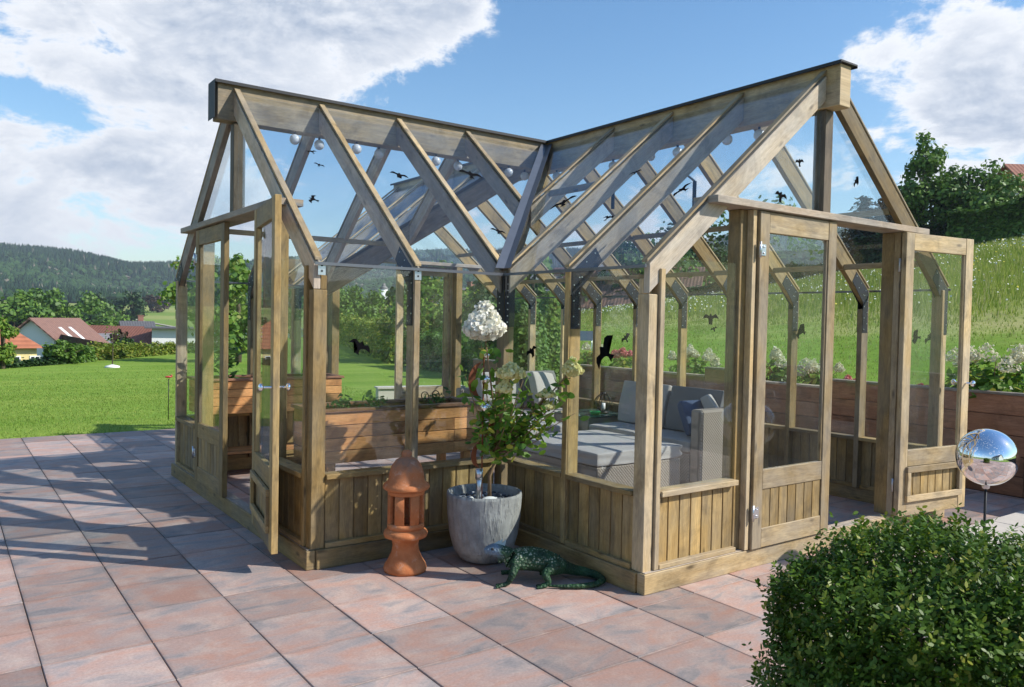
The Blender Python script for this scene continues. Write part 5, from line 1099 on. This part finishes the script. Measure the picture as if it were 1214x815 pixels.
def house(loc,rz,L,D,hw,hr,wall,roof,label,wins=(),gwins=(),chim=True,ov=.4,hip=False,sky=0,cat='house'):
    """ridge along local x; local -y is the eaves front, local +-x the gables"""
    o=empty('house' if cat=='house' else cat.replace(' ','_'),loc,label,cat,rz=rz)
    l,d=L/2,D/2; mb=MB()
    P=[(-l,-d,-3.0),(-l,d,-3.0),(-l,d,hw),(-l,0,hw+(0 if hip else hr)),(-l,-d,hw)]
    if hip: P=[(-l,-d,-3),(-l,d,-3),(-l,d,hw),(-l,-d,hw)]
    mb.prism(P,(L,0,0)); mb.build('wall',WM[wall],o,inv=False)
    rf=MB(); th=.14; s=hr/d
    if not hip:
        for q in (-1,1):
            e_=d+ov; P=[(-l-ov,q*e_,hw-ov*s+.02),(-l-ov,0,hw+hr+.02),(-l-ov,0,hw+hr+.02+th),(-l-ov,q*e_,hw-ov*s+.02+th)]; rf.prism(P,(L+2*ov,0,0),udir=(0,1,0.001))
    else:
        k=d*.8; e1,e2=l+ov,d+ov; zb=hw-.05; vs=[(-e1,-e2,zb),(e1,-e2,zb),(e1,e2,zb),(-e1,e2,zb),(-l+k,0,hw+hr),(l-k,0,hw+hr)]
        rf.add(vs,[(0,1,5,4),(1,2,5),(2,3,4,5),(3,0,4),(3,2,1,0)],[[(0,0),(L,0),(L-k,d),(k,d)],[(0,0),(D,0),(d,d)],[(0,0),(L,0),(L-k,d),(k,d)],[(0,0),(D,0),(d,d)],[(0,0)]*4])
    r_=rf.build('roof',R_[roof],o,inv=False)
    if chim:
        mb=MB(); mb.box(l*.3-.35,l*.3+.35,.3,.9,hw+hr*.55,hw+hr+.9,axis=2); mb.box(l*.3-.42,l*.3+.42,.23,.97,hw+hr+.91,hw+hr+1.0); mb.build('chimney',brickm,r_,inv=False)
    for k in range(sky):
        x=-l*.35+k*1.6; y=-d*.5; z=hw+hr*.5+.18; mb=MB(); mb.beam((x,y-.6,z-.6*s),(x,y+.6,z+.6*s),.45,.06,up=(0,-s,1)); mb.build('skylight',M['white'],r_,inv=False)
    def win(cx,cz,w_,h_,face):
        mb=MB(); gl=MB()
        if face=='f': 
            for a,b,c_,d_ in ((cx-w_/2,cx+w_/2,cz+h_/2-.07,cz+h_/2),(cx-w_/2,cx+w_/2,cz-h_/2,cz-h_/2+.07),(cx-w_/2,cx-w_/2+.07,cz-h_/2+.071,cz+h_/2-.071),(cx+w_/2-.07,cx+w_/2,cz-h_/2+.071,cz+h_/2-.071),(cx-.03,cx+.03,cz-h_/2+.071,cz+h_/2-.071)): mb.box(a,b,-d-.05,-d+.02,c_,d_)
            gl.box(cx-w_/2+.05,cx+w_/2-.05,-d-.02,-d-.01,cz-h_/2+.05,cz+h_/2-.05)
        else:
            X=-l if face=='l' else l; q=-1 if face=='l' else 1
            a0,a1=sorted((X+q*.05,X-q*.02)); b0,b1=sorted((X+q*.02,X+q*.01))
            for a,b,c_,d_ in ((cx-w_/2,cx+w_/2,cz+h_/2-.07,cz+h_/2),(cx-w_/2,cx+w_/2,cz-h_/2,cz-h_/2+.07),(cx-w_/2,cx-w_/2+.07,cz-h_/2+.071,cz+h_/2-.071),(cx+w_/2-.07,cx+w_/2,cz-h_/2+.071,cz+h_/2-.071)): mb.box(a0,a1,a,b,c_,d_)
            gl.box(b0,b1,cx-w_/2+.05,cx+w_/2-.05,cz-h_/2+.05,cz+h_/2-.05)
        f=mb.build('window',M['white'] if wall!='white' else M['alu'],o,inv=False); gl.build('pane',winm,f,inv=False)
    for a in wins: win(*a,'f')
    for a in gwins: win(*a)
    return o
def face_cam(px,extra=0): # rotation so that local -y looks at the garden, turned by extra degrees
    return -math.radians(az_of(px))+math.radians(extra)
def hz(px,r,dz=0): v=spot(px,r); return (v.x,v.y,float(gz(v.x,v.y))+dz)
def hb(px,r,elev,H):
    '''base point for a building of height H whose top stands at that elevation tangent'''
    v=spot(px,r); return (v.x,v.y,CAM.z+elev*r*math.cos(math.radians(az_of(px)-35.8))-H)
house(hb(-30,62,-.006,5.3),face_cam(0,8),6.0,5.5,3.3,2.0,'yellow','orange','yellow house with an orange tiled hipped roof at the left edge',[(-1,2.2,.8,1.1),(.5,2.2,.8,1.1),(1.7,2.2,.8,1.1),(2.9,2.2,.6,1.1)],chim=False,hip=True)
house(hb(66,78,-.010,5.6),face_cam(60,62),7.2,6.2,3.0,2.6,'white','brown','white gabled house with a brown roof and skylights beside the yellow house',[(-2,2.,1.,1.),(1.5,2.,1.,1.)],[(1.0,3.5,.7,.9,'l'),(-1.6,1.9,.8,1.,'l')],chim=False,sky=2)
house(hb(120,92,-.026,5.0),face_cam(120,6),8,6.2,3.1,1.9,'grey','grey','low grey outbuilding with a grey hipped roof behind the hedge',[(-1.2,1.7,.6,.7)],chim=False,hip=True,cat='outbuilding')
house(hb(150,95,-.018,5.4),face_cam(150,-38),10,6.4,3.0,2.4,'white','red','white house with a red-brown roof and bright gable, middle of the village row',[(0,1.6,1,1)],[(0,2.4,.7,.9,'r')],chim=False)
house(hb(162,125,-.011,4.8),face_cam(160,10),3.8,4,3.4,1.4,'white','dark','small distant house with a dark grey roof behind the red-brown roof',[(-.8,2,.8,.9),(.8,2,.8,.9)],chim=True)
house(hb(292,90,-.014,5.9),face_cam(240,3),18.5,3.5,5.6,.04,'white','dark','long flat-roofed white building seen past the left corner post',[(-6,2,1.2,1),(-2,2,1.2,1),(3,2,1.2,1)],chim=False,ov=.7,cat='hall')
house(hb(553,95,.038,8.8),face_cam(553,50),9,8,4.4,4.4,'white','dark','white gabled house with a dark roof seen right of the far gable door',[(-1,2.5,1,1.2)],[(0,5.2,.8,1.,'l'),(-1.8,3,.9,1.2,'l'),(1.8,3,.9,1.2,'l')])
house(hb(466,112,.024,4.3),face_cam(466,10),6,6,2.6,1.7,'grey','grey','grey roofed barn beside the white tower',chim=False,cat='barn')
v=hb(454,108,.044,8.1); tw=empty('silo_tower',v,'slim white silo tower among the trees behind the left wing','silo')
mb=MB(); mb.lathe([(0,-4),(.52,-4),(.52,7.3),(0,7.3)],seg=24); mb.build('shaft',WM['white'],tw,inv=False); mb=MB(); mb.lathe([(.6,7.3),(.6,7.4),(.2,7.8),(.2,8.05),(0,8.1)],seg=24); mb.build('cap',R_['grey'],tw,inv=False)
house(hb(645,84,.055,7.4),face_cam(655,15),9,8,3.6,3.8,'grey','grey','grey house with a grey roof left of the big brown roof',[(-2.5,2.2,1.2,1.2),(0,2.2,1.2,1.2),(2.4,2.2,1.2,1.2)],[(0,4.6,.9,1,'l')])
house(hb(706,100,.072,8.5),face_cam(706,60),8,7,5.2,3.3,'white','dark','tall white gabled house rising behind the big brown roof',[],[(-1.5,5.2,.9,1.2,'l'),(1.5,5.2,.9,1.2,'l'),(0,7.,.7,.9,'l')])
house(hb(742,84,.068,6.8),face_cam(742,-12),15,9,2.8,4.0,'grey','brown','long house with a big sloping brown roof above the meadow edge',[(-4,1.6,1.5,1.2),(-1,1.6,1.5,1.2),(2,1.6,1.5,1.2),(5,1.6,1.2,1.2)])
house(hb(800,98,.066,7.0),face_cam(800,20),10,8,3.4,3.6,'white','red','white house with a red roof behind the front corner post',[(-2,2,1.2,1.2),(1.5,2,1.2,1.2)])
house(hb(610,100,.044,7.0),face_cam(610,-30),9,7,3.6,3.4,'white','grey','white house with a grey roof behind the inner corner post',[(-2,2,1,1.2),(2,2,1,1.2)])
v=crest(1212,70); house(hb(1252,78,.205,6.2),face_cam(1212,35),9,7.5,3.2,3.0,'orange','red','orange timber house with a red roof at the right edge above the hedge',[(-2,2.,1.,1.),(1,2.,1.,1.)],[(-1,3.2,1.,1.2,'l')])
house((-9,-19,-.05),math.radians(195),14,9,3.0,3.2,'white','dark','white house with a dark roof behind the photographer, mirrored in the gazing ball',[(-4,1.6,1.4,1.3),(-1,1.2,1.0,2.1),(3,1.6,1.4,1.3)])
# poles behind the far wing
polem=plain('painted_pole',(.72,.73,.75),.5)
for px,r,z0,z1,lab in ((653,30,.5,3.2,'white flagpole standing behind the pointed thuja'),(627,28,.4,2.3,'short white post left of the flagpole')):
    v=spot(px,r); mb=MB(); mb.tube([(0,0,z0-1),(0,0,z1)],[.05,.04],10); mb.ball((0,0,z1),.07,10,8); o=mb.build('garden_pole',polem,loc=(v.x,v.y,0)); tag(o,lab,'pole')
v=spot(694,15); so_=empty('garden_sign',(v.x,v.y,float(bz_(v.x,v.y))),'small blue-grey blank sign on two stakes in the lawn bank','sign',rz=-.7)
mb=MB(); mb.box(-.16,.16,-.008,.008,.42,.60,axis=0); mb.build('board',plain('sign_blue',(.16,.22,.38),.5),so_,inv=False)
for s in (-.12,.12): mb=MB(); mb.tube([(s,.02,-.1),(s,.02,.58)],.008,6); mb.build('stake',M['steel'],so_,inv=False)
# sapling and bird table on the lawn
v=spot(133,27); sp2=empty('sapling',(v.x,v.y,float(gz(v.x,v.y))),'young staked sapling with a pale base standing alone on the lawn','sapling')
mb=MB(); mb.tube([(0,0,0),(.02,0,.75),(-.02,.02,1.25)],[.02,.014,.006],6); mb.build('trunk',trunkm,sp2,inv=False); c=sph(90)*[.2,.2,.35]+[0,0,1.0]; quads_mesh('crown',leaves(c,c,.06*np.ones(90),.6),6,rng.random((90,3)),TM_['light'],sp2)
mb=MB(); mb.lathe([(0,.02),(.22,.0),(.20,.05),(.0,.10)],seg=16); mb.build('base_ring',WM['white'],sp2,inv=False)
v=spot(508,33); bt=empty('garden_table',(v.x,v.y,float(gz(v.x,v.y))),'white garden bird table on crossed legs, framed by the far gable door','bird table')
mb=MB(); mb.box(-.16,.16,-.14,.14,1.62,1.65,axis=0); mb.build('tray',WM['white'],bt,inv=False)
mb=MB(); mb.prism([(-.20,-.17,1.88),(.20,-.17,1.88),(0,-.17,2.05)],(0,.34,0)); mb.build('roof',WM['white'],bt,inv=False)
for sx2 in (-.13,.13):
    for sy2 in (-.11,.11): mb=MB(); mb.tube([(sx2*1.6,sy2*1.6,0),(sx2,sy2,1.62),(sx2,sy2,1.89)],.010,6); mb.build('leg',WM['white'],bt,inv=False)
v=spot(200,13.0); rf_=empty('red_flower_stake',(v.x,v.y,-.05),'red ornament on a thin stake on the lawn beside the left corner post','garden ornament')
mb=MB(); mb.tube([(0,0,0),(0,0,.62)],.006,6); mb.build('stake',iron,rf_,inv=False); mb=MB(); mb.ball((0,0,.65),.028,12,8,sq=(2.0,1,.6)); mb.ball((.04,0,.668),.016,10,8); mb.build('ornament',plain('red_glaze',(.40,.05,.04),.3),rf_,inv=False)
# low pale garden wall beyond the far wing
lw_=[(3.4,9.6),(7.2,8.6)]
mb=MB(); mb.beam((3.2,9.9,.10),(4.8,9.55,.10),.20,.34); mb.beam((3.18,9.905,.285),(4.82,9.545,.285),.26,.03); o=mb.build('low_wall',plain('wall_concrete',(.52,.49,.43),.9,0,.12,6,.4)); o.location=(0,0,0); tag(o,'low pale concrete garden wall on the lawn behind the far gable door','wall')
# pale field track
v=[spot(px,r) for px,r in ((150,360),(175,330),(205,300),(260,280),(330,270))]; mb=MB(); vs=[];fs=[]
pts=[]; 
for i in range(len(v)-1):
    for k in range(6): pts.append(v[i].lerp(v[i+1],k/6))
for i,p in enumerate(pts):
    for s in (-1.6,1.6): q=V((p.x+s*.4,p.y+s,0)); vs.append((q.x,q.y,float(gz(q.x,q.y))+.25))
for i in range(len(pts)-1): fs.append((2*i,2*i+1,2*i+3,2*i+2))
mb.add(vs,fs,[[(0,0)]*4]*len(fs)); o=mb.build('field_track',plain('track_gravel',(.42,.38,.30),.95)); o['kind']='structure'
# ------------------------------------------------------------------ forest on the hills (one far-off wood)
def forest():
    n=44000; az=rng.uniform(-8,78,n); r=rng.uniform(600,1470,n)**1.0; a=np.radians(az); x=CAM.x+r*np.sin(a); y=CAM.y+r*np.cos(a); z=gz(x,y)
    typ=(noise2(x/120,y/120,31)+rng.normal(0,.35,n))>-.1; h=np.where(typ,rng.uniform(7,13,n)*(.7+.3*r/1400),rng.uniform(5,9,n)); w=np.where(typ,rng.uniform(2.2,3.4,n),rng.uniform(3.5,5.5,n))
    seg=6; th=np.arange(seg)*2*np.pi/seg
    ring=np.stack([np.cos(th),np.sin(th)],-1)
    def tier(z0,z1,rad,typm):
        pass
    # each tree: ring low, ring mid, apex -> 12 quads/tris written as triangles
    jit=rng.uniform(.7,1.3,(n,2,seg)); f1=np.where(typ,.12,.12); f2=np.where(typ,.50,.62); r1=np.where(typ,1.0,.85); r2=np.where(typ,.52,.95)
    L1=np.stack([x[:,None]+w[:,None]*r1[:,None]*ring[:,0]*jit[:,0],y[:,None]+w[:,None]*r1[:,None]*ring[:,1]*jit[:,0],(z+h*f1)[:,None]*np.ones(seg)],-1)
    L2=np.stack([x[:,None]+w[:,None]*r2[:,None]*ring[:,0]*jit[:,1],y[:,None]+w[:,None]*r2[:,None]*ring[:,1]*jit[:,1],(z+h*f2)[:,None]*np.ones(seg)],-1)
    top=np.stack([x+rng.normal(0,.5,n),y,z+h],-1); j=(np.arange(seg)+1)%seg; T=top[:,None,:].repeat(seg,1)
    tri=np.concatenate([np.stack([L1,L1[:,j],L2],2),np.stack([L1[:,j],L2[:,j],L2],2),np.stack([L2,L2[:,j],T],2)],1) # n, 3seg, 3, 3
    tn=rng.random((n,3)); tn[:,0]=np.where(typ,tn[:,0]*.45,.45+tn[:,0]*.55); tn[:,1]=np.where(rng.random(n)<.02,1,tn[:,1]*.8)
    m=leafmat('far_forest',(.010,.030,.016),(.040,.085,.022),.0,.9,.1,c3=(.17,.15,.11))
    o=quads_mesh('forest',tri.reshape(-1,3),3,np.repeat(tn,3*seg,axis=0),m); tag(o,'mixed dark forest covering the far hills','forest',kind='stuff')
forest()
# valley woods between the village and the hills (single trees, right half)
k=0
labs=['behind the far gable','right of the far gable door','left of the grey house','right of the grey house','behind the big brown roof','beside the red roof','over the front corner post','left of the front door post','behind the front door pane']
for px,r,h,cr,kd in ((478,90,7,4,'dark'),(520,120,10,5,'mid'),(590,75,8,4.5,'dark'),(632,66,6.5,3.5,'mid'),(690,84,9,5,'dark'),(735,110,15,7,'dark'),(780,85,11,6,'mid'),(830,90,14,7,'dark'),(885,95,17,8,'mid')):
    v=hz(px,r,1.5); tree('broadleaf_tree',v,h,cr,kd,'distant %s tree %s'%('dark' if kd=='dark' else 'green',labs[k]),2200,.55,.08,clumps=22); k+=1
# ------------------------------------------------------------------ haze: one closed box of thin air
hm=bpy.data.materials.new('haze_air'); hm.use_nodes=True; t=hm.node_tree; t.nodes.clear(); out=t.nodes.new('ShaderNodeOutputMaterial'); pv=t.nodes.new('ShaderNodeVolumePrincipled'); pv.inputs['Color'].default_value=(.80,.88,1,1); pv.inputs['Density'].default_value=.00024; pv.inputs['Anisotropy'].default_value=.2; t.links.new(pv.outputs[0],out.inputs['Volume'])
bpy.context.view_layer.update()
lo=-70; 
zs=[(o.matrix_world@Vector(c)).z for o in scn.objects if o.type=='MESH' for c in o.bound_box]
mb=MB(); mb.box(-2600,2600,-2600,2600,min(zs)-1,max(zs)+2); o=mb.build('haze',hm); o['kind']='stuff'; o['label']='thin bluish haze in the air'; 
print('verts',sum(len(o.data.vertices) for o in scn.objects if o.type=='MESH'), 'objs',len(scn.objects), 'z',min(zs),max(zs))
